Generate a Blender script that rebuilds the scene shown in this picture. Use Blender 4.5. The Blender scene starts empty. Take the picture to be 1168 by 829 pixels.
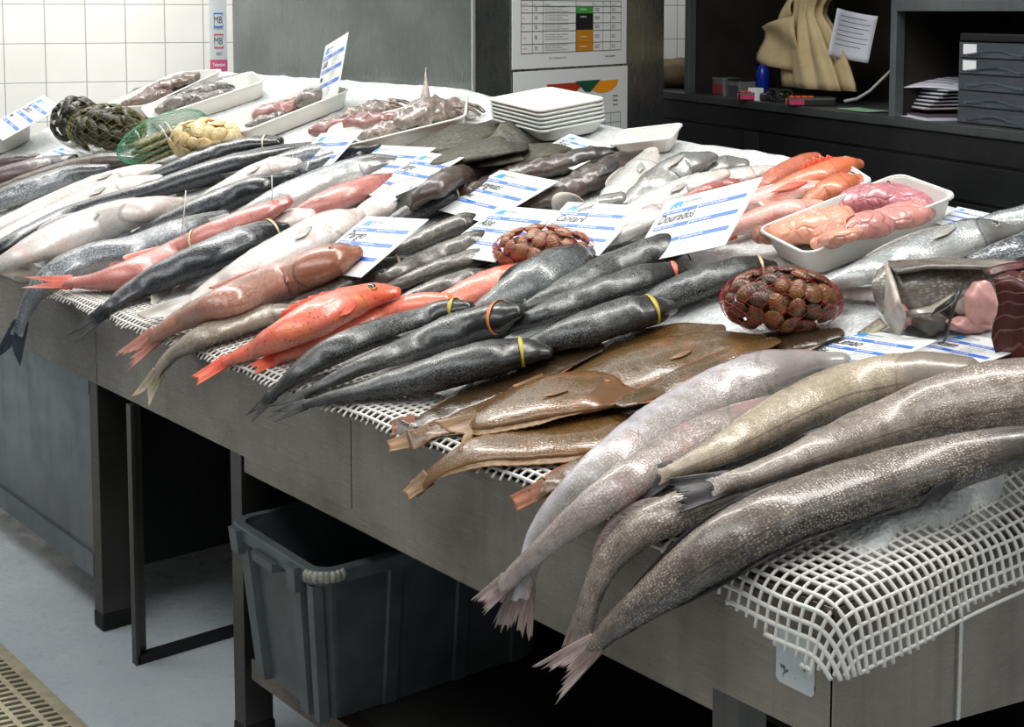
import bpy, bmesh, math, random
import numpy as np
from mathutils import Vector, Matrix
R = random.Random(7)
RN = np.random.RandomState(5)
scene = bpy.context.scene
COL = scene.collection
PI = math.pi

# ------------------------------------------------------------------ camera geometry
F = 1650.0; CX = 584.0; PITCH = math.radians(5.2); HOR = 12.0
CY = HOR + F*math.tan(PITCH); HC = 1.62; ZT = 0.85
TH = math.atan((CX+755.0)/F*math.cos(PITCH))
D2 = np.array([-math.sin(TH), math.cos(TH)])     # counter's far direction (world -X) seen from the camera
N2 = np.array([math.cos(TH), math.sin(TH)])      # across the counter (world +Y)
def ray0(px, py):
    a = (px-CX)/F; b = -(py-CY)/F
    return np.array([a, b*math.cos(PITCH)-math.sin(PITCH), math.cos(PITCH)+b*math.sin(PITCH)])
_r = ray0(953, 694); _t = (ZT-HC)/_r[1]
CORN = np.array([_r[0]*_t, _r[2]*_t])
CAM = np.array([CORN@D2, -(CORN@N2), HC])
def cam2w(x, d, z):
    q = np.array([x, d])-CORN
    return np.array([-(q@D2), q@N2, z])
def ray(px, py):
    r = ray0(px, py); q = np.array([r[0], r[2]])
    return np.array([-(q@D2), q@N2, r[1]])
def at_z(px, py, z):
    r = ray(px, py); return CAM+r*((z-HC)/r[2])
def at_y(px, py, y):
    r = ray(px, py); return CAM+r*((y-CAM[1])/r[1])
def at_d(px, py, d):
    r0 = ray0(px, py); return CAM+ray(px, py)*(d/r0[2])
VIEW = ray(CX, CY); VIEW = VIEW/np.linalg.norm(VIEW)
def depth(p): return (np.asarray(p)-CAM)@VIEW

# profile of the sloping display top
Y1 = 0.30; S1 = 0.17; S2 = 0.33; DROOP = 1.25
def zs(y):
    y = np.asarray(y, float)
    return np.where(y < 0, ZT+DROOP*y, np.where(y < Y1, ZT+S1*y, ZT+S1*Y1+S2*(y-Y1)))
ICE = 0.014
def on_top(px, py, lift):
    """points where the sight lines through (px,py) meet the display surface raised by lift; returns ray parameter"""
    px = np.atleast_1d(np.asarray(px, float)); py = np.atleast_1d(np.asarray(py, float))
    rr = np.array([ray(a, b) for a, b in zip(px, py)])
    lo = np.full(len(px), 0.4); hi = np.full(len(px), 12.0)
    for _ in range(46):
        m = (lo+hi)/2
        p = CAM+rr*m[:, None]
        g = p[:, 2]-zs(p[:, 1])-lift
        up = g > 0
        lo = np.where(up, m, lo); hi = np.where(up, hi, m)
    return (lo+hi)/2, rr
def top_pt(px, py, lift=0.0):
    t, rr = on_top([px], [py], lift); return CAM+rr[0]*t[0]

# height of what already lies on the display
GX0, GX1, GY0, GY1, GR = -6.2, 0.6, -0.45, 1.75, 0.006
NX = int((GX1-GX0)/GR)+1; NY = int((GY1-GY0)/GR)+1
HF = np.tile(zs(GY0+np.arange(NY)*GR)+ICE, (NX, 1))
def hf(x, y):
    i = np.clip(((x-GX0)/GR).round().astype(int), 0, NX-1); j = np.clip(((y-GY0)/GR).round().astype(int), 0, NY-1)
    return HF[i, j]
def hf_put(x, y, z):
    i = ((x-GX0)/GR).round().astype(int); j = ((y-GY0)/GR).round().astype(int)
    ok = (i >= 0) & (i < NX) & (j >= 0) & (j < NY)
    np.maximum.at(HF, (i[ok], j[ok]), z[ok])
def gauss(a, s):
    n = int(3*s)+1; k = np.exp(-0.5*(np.arange(-n, n+1)/s)**2); k /= k.sum()
    if a.ndim == 1:
        return np.convolve(np.pad(a, n, mode='edge'), k, 'valid')
    return np.stack([gauss(a[:, c], s) for c in range(a.shape[1])], 1)

# ------------------------------------------------------------------ scene helpers
def props(o, label=None, cat=None, group=None, kind=None):
    if label: o['label'] = label
    if cat: o['category'] = cat
    if group: o['group'] = group
    if kind: o['kind'] = kind
    return o
def thing(name, label, cat, loc=(0, 0, 0), rot=None, group=None):
    o = bpy.data.objects.new(name, None); COL.objects.link(o)
    o.empty_display_size = 0.03
    if rot is not None:
        m = Matrix(rot).to_4x4() if not isinstance(rot, Matrix) else rot.to_4x4()
        m.translation = Vector(loc); o.matrix_world = m
    else:
        o.location = loc
    return props(o, label, cat, group)
def mesh_obj(name, verts, faces, mat=None, parent=None, smooth=False, uvs=None, label=None):
    me = bpy.data.meshes.new(name)
    me.from_pydata([tuple(map(float, v)) for v in verts], [], [tuple(f) for f in faces])
    if uvs:
        for un, arr in uvs.items():
            lay = me.uv_layers.new(name=un)
            idx = np.zeros(len(me.loops), dtype=np.int32); me.loops.foreach_get('vertex_index', idx)
            lay.data.foreach_set('uv', np.asarray(arr, dtype=np.float32)[idx].ravel())
    if smooth: me.polygons.foreach_set('use_smooth', [True]*len(me.polygons))
    if mat: me.materials.append(mat)
    o = bpy.data.objects.new(name, me); COL.objects.link(o)
    if parent is not None: o.parent = parent
    if label: o['label'] = label
    return o
class MB:
    """collects shapes of one part"""
    def __init__(s): s.v = []; s.f = []
    def add(s, v, f):
        n = len(s.v); s.v += [tuple(map(float, p)) for p in v]; s.f += [tuple(n+i for i in q) for q in f]; return s
    def box(s, x0, x1, y0, y1, z0, z1, bev=0.0):
        bm = bmesh.new(); bmesh.ops.create_cube(bm, size=1)
        for v in bm.verts:
            v.co = Vector(((x0+x1)/2+v.co.x*(x1-x0), (y0+y1)/2+v.co.y*(y1-y0), (z0+z1)/2+v.co.z*(z1-z0)))
        if bev > 0: bmesh.ops.bevel(bm, geom=bm.edges[:], offset=bev, segments=2, affect='EDGES', profile=0.6)
        bm.verts.index_update()
        s.add([v.co[:] for v in bm.verts], [[v.index for v in f.verts] for f in bm.faces]); bm.free(); return s
    def prism(s, poly, z0, z1):
        n = len(poly)
        v = [(x, y, z0) for x, y in poly]+[(x, y, z1) for x, y in poly]
        f = [tuple(range(n-1, -1, -1)), tuple(range(n, 2*n))]+[(i, (i+1) % n, n+(i+1) % n, n+i) for i in range(n)]
        return s.add(v, f)
    def tube(s, pts, r, n=6, closed=False):
        P = np.asarray(pts, float); m = len(P)
        rr = np.full(m, r) if np.isscalar(r) else np.asarray(r)
        T = np.gradient(P, axis=0); T /= np.linalg.norm(T, axis=1)[:, None]+1e-12
        ref = np.array([0, 0, 1.0])
        if abs(T[0]@ref) > 0.95: ref = np.array([1.0, 0, 0])
        v = []
        A = None
        for i in range(m):
            A = ref if A is None else A
            A = A-(A@T[i])*T[i]; A /= np.linalg.norm(A)+1e-12
            B = np.cross(T[i], A)
            for j in range(n):
                a = 2*PI*j/n; v.append(P[i]+rr[i]*(A*math.cos(a)+B*math.sin(a)))
        f = [(i*n+j, i*n+(j+1) % n, (i+1)*n+(j+1) % n, (i+1)*n+j) for i in range(m-1) for j in range(n)]
        f += [tuple(range(n-1, -1, -1)), tuple((m-1)*n+j for j in range(n))]
        return s.add(v, f)
    def ell(s, c, r, rot=None, n=12, m=8):
        v = []
        for i in range(m+1):
            a = PI*i/m
            for j in range(n):
                b = 2*PI*j/n; p = np.array([r[0]*math.sin(a)*math.cos(b), r[1]*math.sin(a)*math.sin(b), r[2]*math.cos(a)])
                if rot is not None: p = rot@p
                v.append(p+np.asarray(c))
        f = [(i*n+j, (i+1)*n+j, (i+1)*n+(j+1) % n, i*n+(j+1) % n) for i in range(m) for j in range(n)]
        return s.add(v, f)
    def lathe(s, prof, n=24, c=(0, 0, 0)):
        v = [(c[0]+r*math.cos(2*PI*j/n), c[1]+r*math.sin(2*PI*j/n), c[2]+z) for r, z in prof for j in range(n)]
        f = [(i*n+j, i*n+(j+1) % n, (i+1)*n+(j+1) % n, (i+1)*n+j) for i in range(len(prof)-1) for j in range(n)]
        f += [tuple(range(n-1, -1, -1)), tuple((len(prof)-1)*n+j for j in range(n))]
        return s.add(v, f)
    def build(s, name, mat=None, parent=None, smooth=False, label=None):
        return mesh_obj(name, s.v, s.f, mat, parent, smooth, None, label)
def multi(name, parts, parent):
    """one mesh whose surface carries several printed colours"""
    v = []; f = []; mi = []
    for k, (mb, m) in enumerate(parts):
        n = len(v); v += mb.v; f += [tuple(n+i for i in q) for q in mb.f]; mi += [k]*len(mb.f)
    o = mesh_obj(name, v, f, None, parent)
    for mb, m in parts: o.data.materials.append(m)
    o.data.polygons.foreach_set('material_index', mi)
    return o
def spline(pts, n):
    """smooth curve through rows of pts, resampled evenly"""
    P = np.asarray(pts, float)
    Q = np.vstack([2*P[0]-P[1], P, 2*P[-1]-P[-2]])
    out = []
    for i in range(1, len(Q)-2):
        for t in np.linspace(0, 1, 14, endpoint=False):
            a, b, c, d = Q[i-1], Q[i], Q[i+1], Q[i+2]
            out.append(0.5*((2*b)+(c-a)*t+(2*a-5*b+4*c-d)*t*t+(3*b-a-3*c+d)*t**3))
    out.append(P[-1]); out = np.array(out)
    s = np.concatenate([[0], np.cumsum(np.linalg.norm(np.diff(out[:, :2], axis=0), axis=1))])
    u = np.linspace(0, s[-1], n)
    return np.stack([np.interp(u, s, out[:, c]) for c in range(out.shape[1])], 1)

# ------------------------------------------------------------------ materials
def srgb(c):
    if isinstance(c, str):
        c = [int(c[i:i+2], 16)/255 for i in (0, 2, 4)]
    return tuple((x/12.92 if x <= 0.04045 else ((x+0.055)/1.055)**2.4) for x in c)+(1.0,)
class NT:
    def __init__(s, name):
        s.m = bpy.data.materials.new(name); s.m.use_nodes = True
        s.t = s.m.node_tree; s.n = s.t.nodes; s.l = s.t.links; s.b = s.n['Principled BSDF']
    def node(s, typ, **kw):
        x = s.n.new(typ)
        for k, v in kw.items():
            if k[0] == '_': setattr(x, k[1:], v)
            else:
                i = x.inputs[int(k[1:])] if k[0] == 'i' and k[1:].isdigit() else x.inputs[k.replace('__', ' ')]
                s.put(i, v)
        return x
    def put(s, i, v):
        if hasattr(v, 'is_linked') and hasattr(v, 'node'): s.l.new(v, i)
        else: i.default_value = v
    def math(s, op, a, b=0.0, c=0.0, clamp=False):
        x = s.n.new('ShaderNodeMath'); x.operation = op; x.use_clamp = clamp
        s.put(x.inputs[0], a); s.put(x.inputs[1], b); s.put(x.inputs[2], c); return x.outputs[0]
    def mix(s, fac, a, b, mode='MIX'):
        x = s.n.new('ShaderNodeMix'); x.data_type = 'RGBA'; x.blend_type = mode
        s.put(x.inputs[0], fac); s.put(x.inputs[6], a); s.put(x.inputs[7], b); return x.outputs[2]
    def noise(s, vec, scale, detail=3.0, rough=0.55):
        x = s.n.new('ShaderNodeTexNoise')
        if vec is not None: s.put(x.inputs['Vector'], vec)
        x.inputs['Scale'].default_value = scale; x.inputs['Detail'].default_value = detail; x.inputs['Roughness'].default_value = rough
        return x.outputs[0]
    def obj(s): return s.n.new('ShaderNodeTexCoord').outputs['Object']
    def mapping(s, vec, sc=(1, 1, 1), rot=(0, 0, 0)):
        x = s.n.new('ShaderNodeMapping'); s.put(x.inputs[0], vec); x.inputs['Scale'].default_value = sc; x.inputs['Rotation'].default_value = rot
        return x.outputs[0]
    def rng(s, v, a, b, c=0.0, d=1.0, smooth=True):
        x = s.n.new('ShaderNodeMapRange'); s.put(x.inputs[0], v)
        if smooth: x.interpolation_type = 'SMOOTHSTEP'
        for i, q in zip((1, 2, 3, 4), (a, b, c, d)): s.put(x.inputs[i], q)
        return x.outputs[0]
    def ramp(s, v, stops):
        x = s.n.new('ShaderNodeValToRGB'); s.put(x.inputs[0], v); e = x.color_ramp.elements
        while len(e) < len(stops): e.new(0.5)
        for k, (p, c) in zip(e, stops): k.position = p; k.color = srgb(c)
        return x.outputs[0]
    def bump(s, h, strength=0.3, dist=0.002):
        x = s.n.new('ShaderNodeBump'); s.put(x.inputs['Height'], h); x.inputs['Strength'].default_value = strength; x.inputs['Distance'].default_value = dist
        s.l.new(x.outputs[0], s.b.inputs['Normal'])
    def set(s, **kw):
        for k, v in kw.items(): s.put(s.b.inputs[k.replace('__', ' ')], v)
        return s.m
def simple(name, col, rough=0.5, metal=0.0, vary=0.0, scale=20.0, bump=0.0, **kw):
    t = NT(name); c = srgb(col)
    if vary > 0:
        n = t.noise(t.obj(), scale, 4.0)
        dark = tuple(x*(1-vary) for x in c[:3])+(1,); lite = tuple(min(1, x*(1+vary)) for x in c[:3])+(1,)
        c = t.mix(t.rng(n, 0.3, 0.7), dark, lite)
        if bump: t.bump(n, bump, 0.003)
    return t.set(Base__Color=c, Roughness=rough, Metallic=metal, **kw)
def fish_mat(name, dorsal, flank, belly, head, speck='ffffff', sc=0.006, sk=0.4, brk=(0.0, 0.45, 0.62, 0.8), rough=0.3, metal=0.0,
             hu=0.22, mottle=0.25, mscale=30.0, spots=None, line=0.0, bump=0.35, gill=0.5, patch=None, coat=0.35):
    t = NT(name)
    uv = t.n.new('ShaderNodeUVMap'); uv.uv_map = 'p'
    sp = t.n.new('ShaderNodeSeparateXYZ'); t.l.new(uv.outputs[0], sp.inputs[0]); u, a = sp.outputs[0], sp.outputs[1]
    uvm = t.n.new('ShaderNodeUVMap'); uvm.uv_map = 'm'
    oc = t.obj()
    oi = t.n.new('ShaderNodeObjectInfo').outputs['Random']
    n1 = t.noise(oc, mscale, 4.0); n2 = t.noise(oc, 9.0, 2.0)
    fine = t.noise(t.mapping(uvm.outputs[0], (60, 400, 1)), 1.0, 2.0); n3 = t.noise(oc, 75.0, 3.0)
    ad = t.math('ADD', a, t.math('MULTIPLY', t.math('SUBTRACT', n1, 0.5), 0.22))
    base = t.ramp(ad, [(brk[0], dorsal), (brk[1], flank), (brk[2], flank), (brk[3], belly)])
    hm = t.rng(t.math('ADD', u, t.math('MULTIPLY', t.math('SUBTRACT', n1, 0.5), 0.12)), hu-0.07, hu+0.04, 1.0, 0.0)
    v = t.n.new('ShaderNodeTexVoronoi'); t.l.new(t.mapping(uvm.outputs[0], (1/sc, 1.6/sc, 1)), v.inputs['Vector']); v.inputs['Scale'].default_value = 1.0
    v.inputs['Randomness'].default_value = 0.55
    sm = t.rng(v.outputs['Distance'], 0.12, 0.5, 1.0, 0.0)
    pm = t.rng(n2, 0.35, 0.68)
    nohead = t.math('SUBTRACT', 1.0, hm)
    st = t.math('MULTIPLY', t.math('MULTIPLY', sm, sk), t.math('MULTIPLY', t.math('ADD', pm, 0.35), nohead), clamp=True)
    base = t.mix(st, base, srgb(speck))
    base = t.mix(t.math('MULTIPLY', t.rng(n1, 0.42, 0.7), mottle), base, t.mix(1.0, base, (0.45, 0.42, 0.4, 1), 'MULTIPLY'))
    base = t.mix(t.math('MULTIPLY', t.rng(fine, 0.45, 0.75), 0.3*sk), base, srgb(speck))
    base = t.mix(t.math('MULTIPLY', hm, 0.85), base, t.mix(t.math('MULTIPLY', n1, 0.6), srgb(head), t.mix(0.5, srgb(head), base)))
    base = t.mix(t.math('MULTIPLY', t.rng(n3, 0.5, 0.72), 0.35), base, t.mix(1.0, base, (0.4, 0.38, 0.36, 1), 'MULTIPLY'))
    if patch:   # flushed patches of colour
        base = t.mix(t.math('MULTIPLY', t.rng(t.noise(oc, 14.0, 2.0), 0.55, 0.72), patch[1]), base, srgb(patch[0]))
    if spots:
        vs = t.n.new('ShaderNodeTexVoronoi'); t.l.new(oc, vs.inputs['Vector']); vs.inputs['Scale'].default_value = spots[1]
        base = t.mix(t.math('MULTIPLY', t.rng(vs.outputs['Distance'], 0.12, 0.3, 1.0, 0.0), spots[2]), base, srgb(spots[0]))
    if line > 0:   # lateral line
        ln = t.rng(t.math('ABSOLUTE', t.math('SUBTRACT', a, 0.5)), 0.006, 0.022, 1.0, 0.0)
        base = t.mix(t.math('MULTIPLY', t.math('MULTIPLY', ln, nohead), line), base, (0.03, 0.03, 0.03, 1))
    if gill > 0:
        g = t.rng(t.math('ABSOLUTE', t.math('SUBTRACT', t.math('ADD', t.math('ADD', u, t.math('MULTIPLY', t.math('SUBTRACT', n2, 0.5), 0.03)), t.math('MULTIPLY', t.math('POWER', t.math('SUBTRACT', a, 0.5), 2.0), 0.25)), hu+0.012)), 0.003, 0.009, 1.0, 0.0)
        base = t.mix(t.math('MULTIPLY', g, gill), base, (0.02, 0.012, 0.012, 1))
    base = t.mix(1.0, base, t.mix(oi, (0.86, 0.86, 0.86, 1), (1.1, 1.1, 1.1, 1)), 'MULTIPLY')
    t.bump(t.math('ADD', t.math('MULTIPLY', t.math('MULTIPLY', v.outputs['Distance'], nohead), 0.7), t.math('MULTIPLY', n1, 0.8)), bump, 0.002)
    return t.set(Base__Color=base, Roughness=t.rng(n3, 0.3, 0.7, rough-0.05, rough+0.12), Metallic=metal, Coat__Weight=coat, Coat__Roughness=0.12)
def fin_mat(name, c0, c1, tip=None, alpha=1.0):
    t = NT(name)
    uv = t.n.new('ShaderNodeUVMap'); uv.uv_map = 'p'
    sp = t.n.new('ShaderNodeSeparateXYZ'); t.l.new(uv.outputs[0], sp.inputs[0])
    w = t.noise(t.mapping(uv.outputs[0], (2.0, 26.0, 1)), 1.0, 2.0)
    c = t.mix(t.rng(w, 0.35, 0.65), srgb(c0), srgb(c1))
    if tip: c = t.mix(t.rng(sp.outputs[0], 0.45, 1.0), c, srgb(tip))
    t.bump(w, 0.5, 0.002)
    return t.set(Base__Color=c, Roughness=0.35)
def steel(name, c0, c1, rough=0.34, metal=0.85, stretch=(3, 3, 60), stains=0.3):
    t = NT(name); oc = t.obj()
    n = t.noise(t.mapping(oc, stretch), 4.0, 3.0); n2 = t.noise(oc, 2.2, 4.0)
    c = t.mix(t.rng(n2, 0.3, 0.7), srgb(c0), srgb(c1))
    c = t.mix(t.math('MULTIPLY', t.rng(t.noise(t.mapping(oc, (14, 14, 0.7)), 2.0, 3.0), 0.5, 0.75), stains), c, t.mix(0.6, c, (0.02, 0.018, 0.015, 1)))
    t.bump(n, 0.06, 0.002)
    return t.set(Base__Color=c, Metallic=metal, Roughness=t.rng(n, 0.2, 0.8, rough-0.07, rough+0.1))

M = {}
M['steel'] = steel('counter_steel', '8b8277', '564d45', 0.28, 0.92)
M['steel_dark'] = steel('dark_steel', '3e3f3f', '2c2d2d', 0.4, 0.8)
M['steel_cab'] = steel('cabinet_steel', '8f9493', '767b7a', 0.28, 0.85, (60, 3, 3), 0.15)
M['steel_blue'] = steel('panel_steel', '7f878b', '6a7175', 0.4, 0.85, (3, 3, 3), 0.3)
M['black'] = simple('black_plastic', '101011', 0.45)
M['rubber'] = simple('black_rubber', '0c0c0c', 0.7)
M['foam'] = simple('white_foam', 'dadad4', 0.42, vary=0.03, scale=300, Subsurface__Weight=0.08)
M['plast_white'] = simple('white_plastic_mesh', 'dedcd4', 0.4, vary=0.06, scale=40)
M['card'] = simple('white_card', 'e2e4e2', 0.35)
M['blue_ink'] = simple('blue_ink', '2f6fce', 0.4)
M['cyan_ink'] = simple('cyan_ink', '1f93dd', 0.4)
M['grey_ink'] = simple('grey_ink', '6f747b', 0.5)
M['black_ink'] = simple('black_ink', '23242c', 0.5)
M['white_ink'] = simple('white_ink', 'e4ebf5', 0.5)
M['wire'] = simple('steel_wire', '55504a', 0.35, 0.8)
def dup(root, loc=None, rot=None, scale=None, label=None):
    r = root.copy(); COL.objects.link(r)
    if rot is not None or loc is not None or scale is not None:
        m = Matrix(rot).to_4x4() if rot is not None else Matrix.Identity(4)
        if scale is not None: m = m @ Matrix.Diagonal((scale[0], scale[1], scale[2], 1))
        m.translation = Vector(loc); r.matrix_world = m
    if label: r['label'] = label
    for ch in list(root.children):
        c = ch.copy(); COL.objects.link(c); c.parent = r
        for g in ch.children:
            d = g.copy(); COL.objects.link(d); d.parent = c
    return r
# ------------------------------------------------------------------ setting: floor, wall
def frame_from(origin, xdir):
    x = Vector((xdir[0], xdir[1], 0)).normalized(); z = Vector((0, 0, 1)); y = z.cross(x)
    m = Matrix((x, y, z)).transposed()
    return m
t = NT('floor_epoxy'); oc = t.obj()
n = t.noise(oc, 1.3, 5.0); n2 = t.noise(oc, 22.0, 4.0)
c = t.mix(t.rng(n, 0.35, 0.7), srgb('a9b2b6'), srgb('bcc4c6'))
c = t.mix(t.math('MULTIPLY', t.rng(n2, 0.55, 0.75), 0.25), c, srgb('6b6a66'))
t.bump(n2, 0.12, 0.002)
M['floor'] = t.set(Base__Color=c, Roughness=t.rng(n2, 0.3, 0.7, 0.22, 0.42))
fl = MB().box(-14, 6, -6, 12, -0.1, 0).build('floor', M['floor']); fl['kind'] = 'structure'

# tiled wall behind everything
WU = np.array([0.936, 0.352])
def wall_hit(px, py):
    r0 = ray0(px, py); p0 = np.array([-2.11, 7.5]); nn = np.array([-WU[1], WU[0]])
    tt = (p0@nn)/(np.array([r0[0], r0[2]])@nn); return CAM+ray(px, py)*tt
w0 = wall_hit(51.5, 50); w1 = wall_hit(780, 50)
wd = (w1-w0)[:2]
mW = frame_from(w0, wd)
t = NT('white_tile'); oc = t.obj(); s3 = t.n.new('ShaderNodeSeparateXYZ'); t.l.new(oc, s3.inputs[0])
def grid(t, v, per, half):
    fr = t.math('FRACT', t.math('DIVIDE', t.math('ADD', v, 1000*per), per))
    dd = t.math('MINIMUM', fr, t.math('SUBTRACT', 1.0, fr))
    return t.rng(dd, half/per, half/per*2.0, 1.0, 0.0)
g = t.math('MAXIMUM', grid(t, s3.outputs[0], 0.2, 0.0016), grid(t, s3.outputs[2], 0.2, 0.0016))
nn_ = t.noise(oc, 3.0, 3.0)
tc = t.mix(t.rng(nn_, 0.3, 0.7), srgb('f0efe8'), srgb('e9e8e0'))
t.bump(t.math('MULTIPLY', g, -1.0), 0.5, 0.004)
M['tile'] = t.set(Base__Color=t.mix(g, tc, srgb('a9aaa6')), Roughness=0.22)
wb = MB().box(-4, 9, 0, 0.15, -w0[2], 2.6).build('wall_back', M['tile'])
mm = mW.to_4x4(); mm.translation = Vector(w0); wb.matrix_world = mm; wb['kind'] = 'structure'

# ------------------------------------------------------------------ the counter
ctr = thing('display_counter', 'long stainless steel fish counter the whole catch lies on', 'counter', (0, 0, 0))
XL = -5.09
def yback(x): return float(np.interp(x, [-3.0, -1.75, -1.25, -0.6], [1.66, 1.42, 1.385, 1.20]))
MB().prism([(XL, 0.003), (0, 0.003), (0, 1.22), (-0.6, 1.22), (-1.25, 1.405), (-1.75, 1.44), (-3.0, 1.68), (XL, 1.68)], 0.815, 0.85).build('worktop', M['steel'], ctr)
for x0, x1 in ((XL, -4.1), (-4.097, -2.356), (-2.353, -1.153), (-1.150, -0.0)):
    b = MB().box(x0, x1, -0.003, 0.003, 0.666, 0.849)
    b.build('apron', M['steel'], ctr)
MB().box(XL, 0, -0.006, 0.0, 0.843, 0.8515, 0.0015).build('front_lip', M['steel'], ctr)
# right-hand end apron with its raised seam
e = MB()
def endp(y0, y1):
    zb0 = 0.655-0.15*y0; zb1 = 0.655-0.15*y1
    v = [(-0.003, y0, zb0), (0.003, y0, zb0), (0.003, y0, 0.85), (-0.003, y0, 0.85), (-0.003, y1, zb1), (0.003, y1, zb1), (0.003, y1, 0.85), (-0.003, y1, 0.85)]
    return MB().add(v, [(0, 1, 2, 3), (7, 6, 5, 4), (1, 5, 6, 2), (4, 0, 3, 7), (3, 2, 6, 7), (4, 5, 1, 0)])
endp(-0.003, 0.27).build('end_apron', M['steel'], ctr)
endp(0.278, 1.21).build('end_apron', M['steel'], ctr)
MB().box(0.0, 0.007, 0.27, 0.278, 0.615, 0.85, 0.001).build('end_seam', simple('seam_steel', 'c9c7c0', 0.25, 0.7), ctr)
# rails, legs, lower shelf
MB().box(-1.60, -0.217, 0.008, 0.05, 0.624, 0.664, 0.002).build('rail', M['steel'], ctr)
MB().box(-1.575, -0.2, 0.004, 0.05, 0.168, 0.216, 0.003).build('rail', M['steel'], ctr)
MB().box(-1.575, -0.2, 0.62, 0.66, 0.18, 0.22, 0.003).build('rail', M['steel'], ctr)
M['leg_dark'] = steel('leg_steel', '5d5b57', '4a4845', 0.42, 0.85)
for x0, x1, y1 in ((-2.425, -2.373, 0.085), (-1.654, -1.605, 0.07), (-0.217, -0.167, 0.06), (-5.06, -5.01, 0.08)):
    for ya in (0.004, 1.10):
        lg = MB().box(x0, x1, ya, ya+y1, 0.045, 0.815, 0.002).build('leg', M['leg_dark'], ctr)
        MB().box(x0-0.004, x1+0.004, ya-0.002, ya+y1+0.004, 0.0, 0.045, 0.006).build('leg_foot', M['rubber'], lg)
# closed base panel on the left
MB().box(-4.95, -2.425, 0.003, 0.02, 0.624, 0.664).build('panel_frame', M['steel_blue'], ctr)
MB().box(-4.95, -2.425, 0.003, 0.02, 0.132, 0.195).build('panel_frame', M['steel_blue'], ctr)
MB().box(-4.95, -2.432, 0.010, 0.022, 0.195, 0.624).build('front_panel', M['steel_blue'], ctr)
MB().box(-2.44, -2.425, 0.09, 1.09, 0.13, 0.66).build('side_panel', M['steel_dark'], ctr)
MB().box(XL, -0.003, 1.195, 1.21, 0.02, 0.815).build('back_panel', M['steel_dark'], ctr)  # dark panel added to block light and keep the under-counter space black
MB().box(-1.60, -0.2, 0.05, 0.64, 0.205, 0.215).build('lower_shelf', M['leg_dark'], ctr)
MB().box(-0.012, -0.003, 0.70, 1.09, 0.0, 0.62).build('side_panel', M['steel_dark'], ctr)
# worn sticker near the corner
st = NT('old_sticker'); nz = st.noise(st.obj(), 60.0, 3.0)
M['sticker'] = st.set(Base__Color=st.mix(st.rng(nz, 0.63, 0.68), srgb('c3cac8'), srgb('4d4a46')), Roughness=0.45)
sv = MB()
bmp = [(-0.094, 0.726), (-0.094, 0.795), (-0.090, 0.80), (-0.032, 0.80), (-0.0285, 0.796), (-0.0285, 0.724), (-0.034, 0.719), (-0.088, 0.7205)]
sv.add([(x, -0.0042, z) for x, z in bmp]+[(x, -0.0030, z) for x, z in bmp], [tuple(range(8)), tuple(range(15, 7, -1))]+[(i, 8+i, 8+(i+1) % 8, (i+1) % 8) for i in range(8)])
sv.build('sticker', M['sticker'], ctr, label='pale worn blank sticker on the front apron')
# ------------------------------------------------------------------ crushed ice bed
def ice_mesh():
    xs = np.concatenate([np.arange(-5.06, -1.2, 0.05), np.arange(-1.2, -0.045, 0.012)]); xs[-1] = -0.05
    ys = np.concatenate([np.arange(0.14, 0.9, 0.012), np.arange(0.9, 1.301, 0.02)])
    v = []
    for i, x in enumerate(xs):
        for j, y in enumerate(ys):
            w = 0.008*math.sin(x*23)+0.005*math.sin(x*51+1)
            if y > 0.9: y = 0.9+(y-0.9)*(yback(x)-0.9)/0.4
            yy = y+(w if j < 3 else 0); xx = x+(0.012*math.sin(y*21)+0.006*math.sin(y*47) if i > len(xs)-3 else 0)
            z = float(zs(yy))+ICE-0.006+0.004*math.sin(x*37+y*29)*math.sin(x*13-y*41)+R.uniform(-0.0018, 0.0018)
            e = min((yy-0.125)/0.03, (-0.045-xx)/0.03, (yback(x)-y)/0.05, (xx+5.07)/0.05, 1.0)
            z = z-(1-max(e, 0))**2*0.018
            v.append((xx, yy, z))
    nx, ny = len(xs), len(ys)
    f = [(i*ny+j, (i+1)*ny+j, (i+1)*ny+j+1, i*ny+j+1) for i in range(nx-1) for j in range(ny-1)]
    b = len(v)
    rim = [i*ny for i in range(nx)]+[(nx-1)*ny+j for j in range(1, ny)]+[i*ny+ny-1 for i in range(nx-2, -1, -1)]+[j for j in range(ny-2, 0, -1)]
    for k in rim: v.append((v[k][0], v[k][1], 0.8505))
    m = len(rim)
    f += [(rim[k], b+k, b+(k+1) % m, rim[(k+1) % m]) for k in range(m)]
    f.append(tuple(b+k for k in range(m)))
    return v, f
t = NT('crushed_ice'); oc = t.obj(); vo = t.n.new('ShaderNodeTexVoronoi'); t.l.new(oc, vo.inputs['Vector']); vo.inputs['Scale'].default_value = 130
nz = t.noise(oc, 60, 4.0)
t.bump(t.math('ADD', vo.outputs['Distance'], nz), 0.7, 0.004)
M['ice'] = t.set(Base__Color=t.mix(t.rng(nz, 0.3, 0.7), srgb('c4c7c6'), srgb('d9dcda')), Roughness=0.25, Subsurface__Weight=0.2, Subsurface__Radius=(0.01, 0.01, 0.012), Subsurface__Scale=0.5)
v, f = ice_mesh()
props(mesh_obj('crushed_ice', v, f, M['ice'], None, True), 'bed of crushed white ice heaped on the steel counter', 'ice', None, 'stuff')

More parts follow.
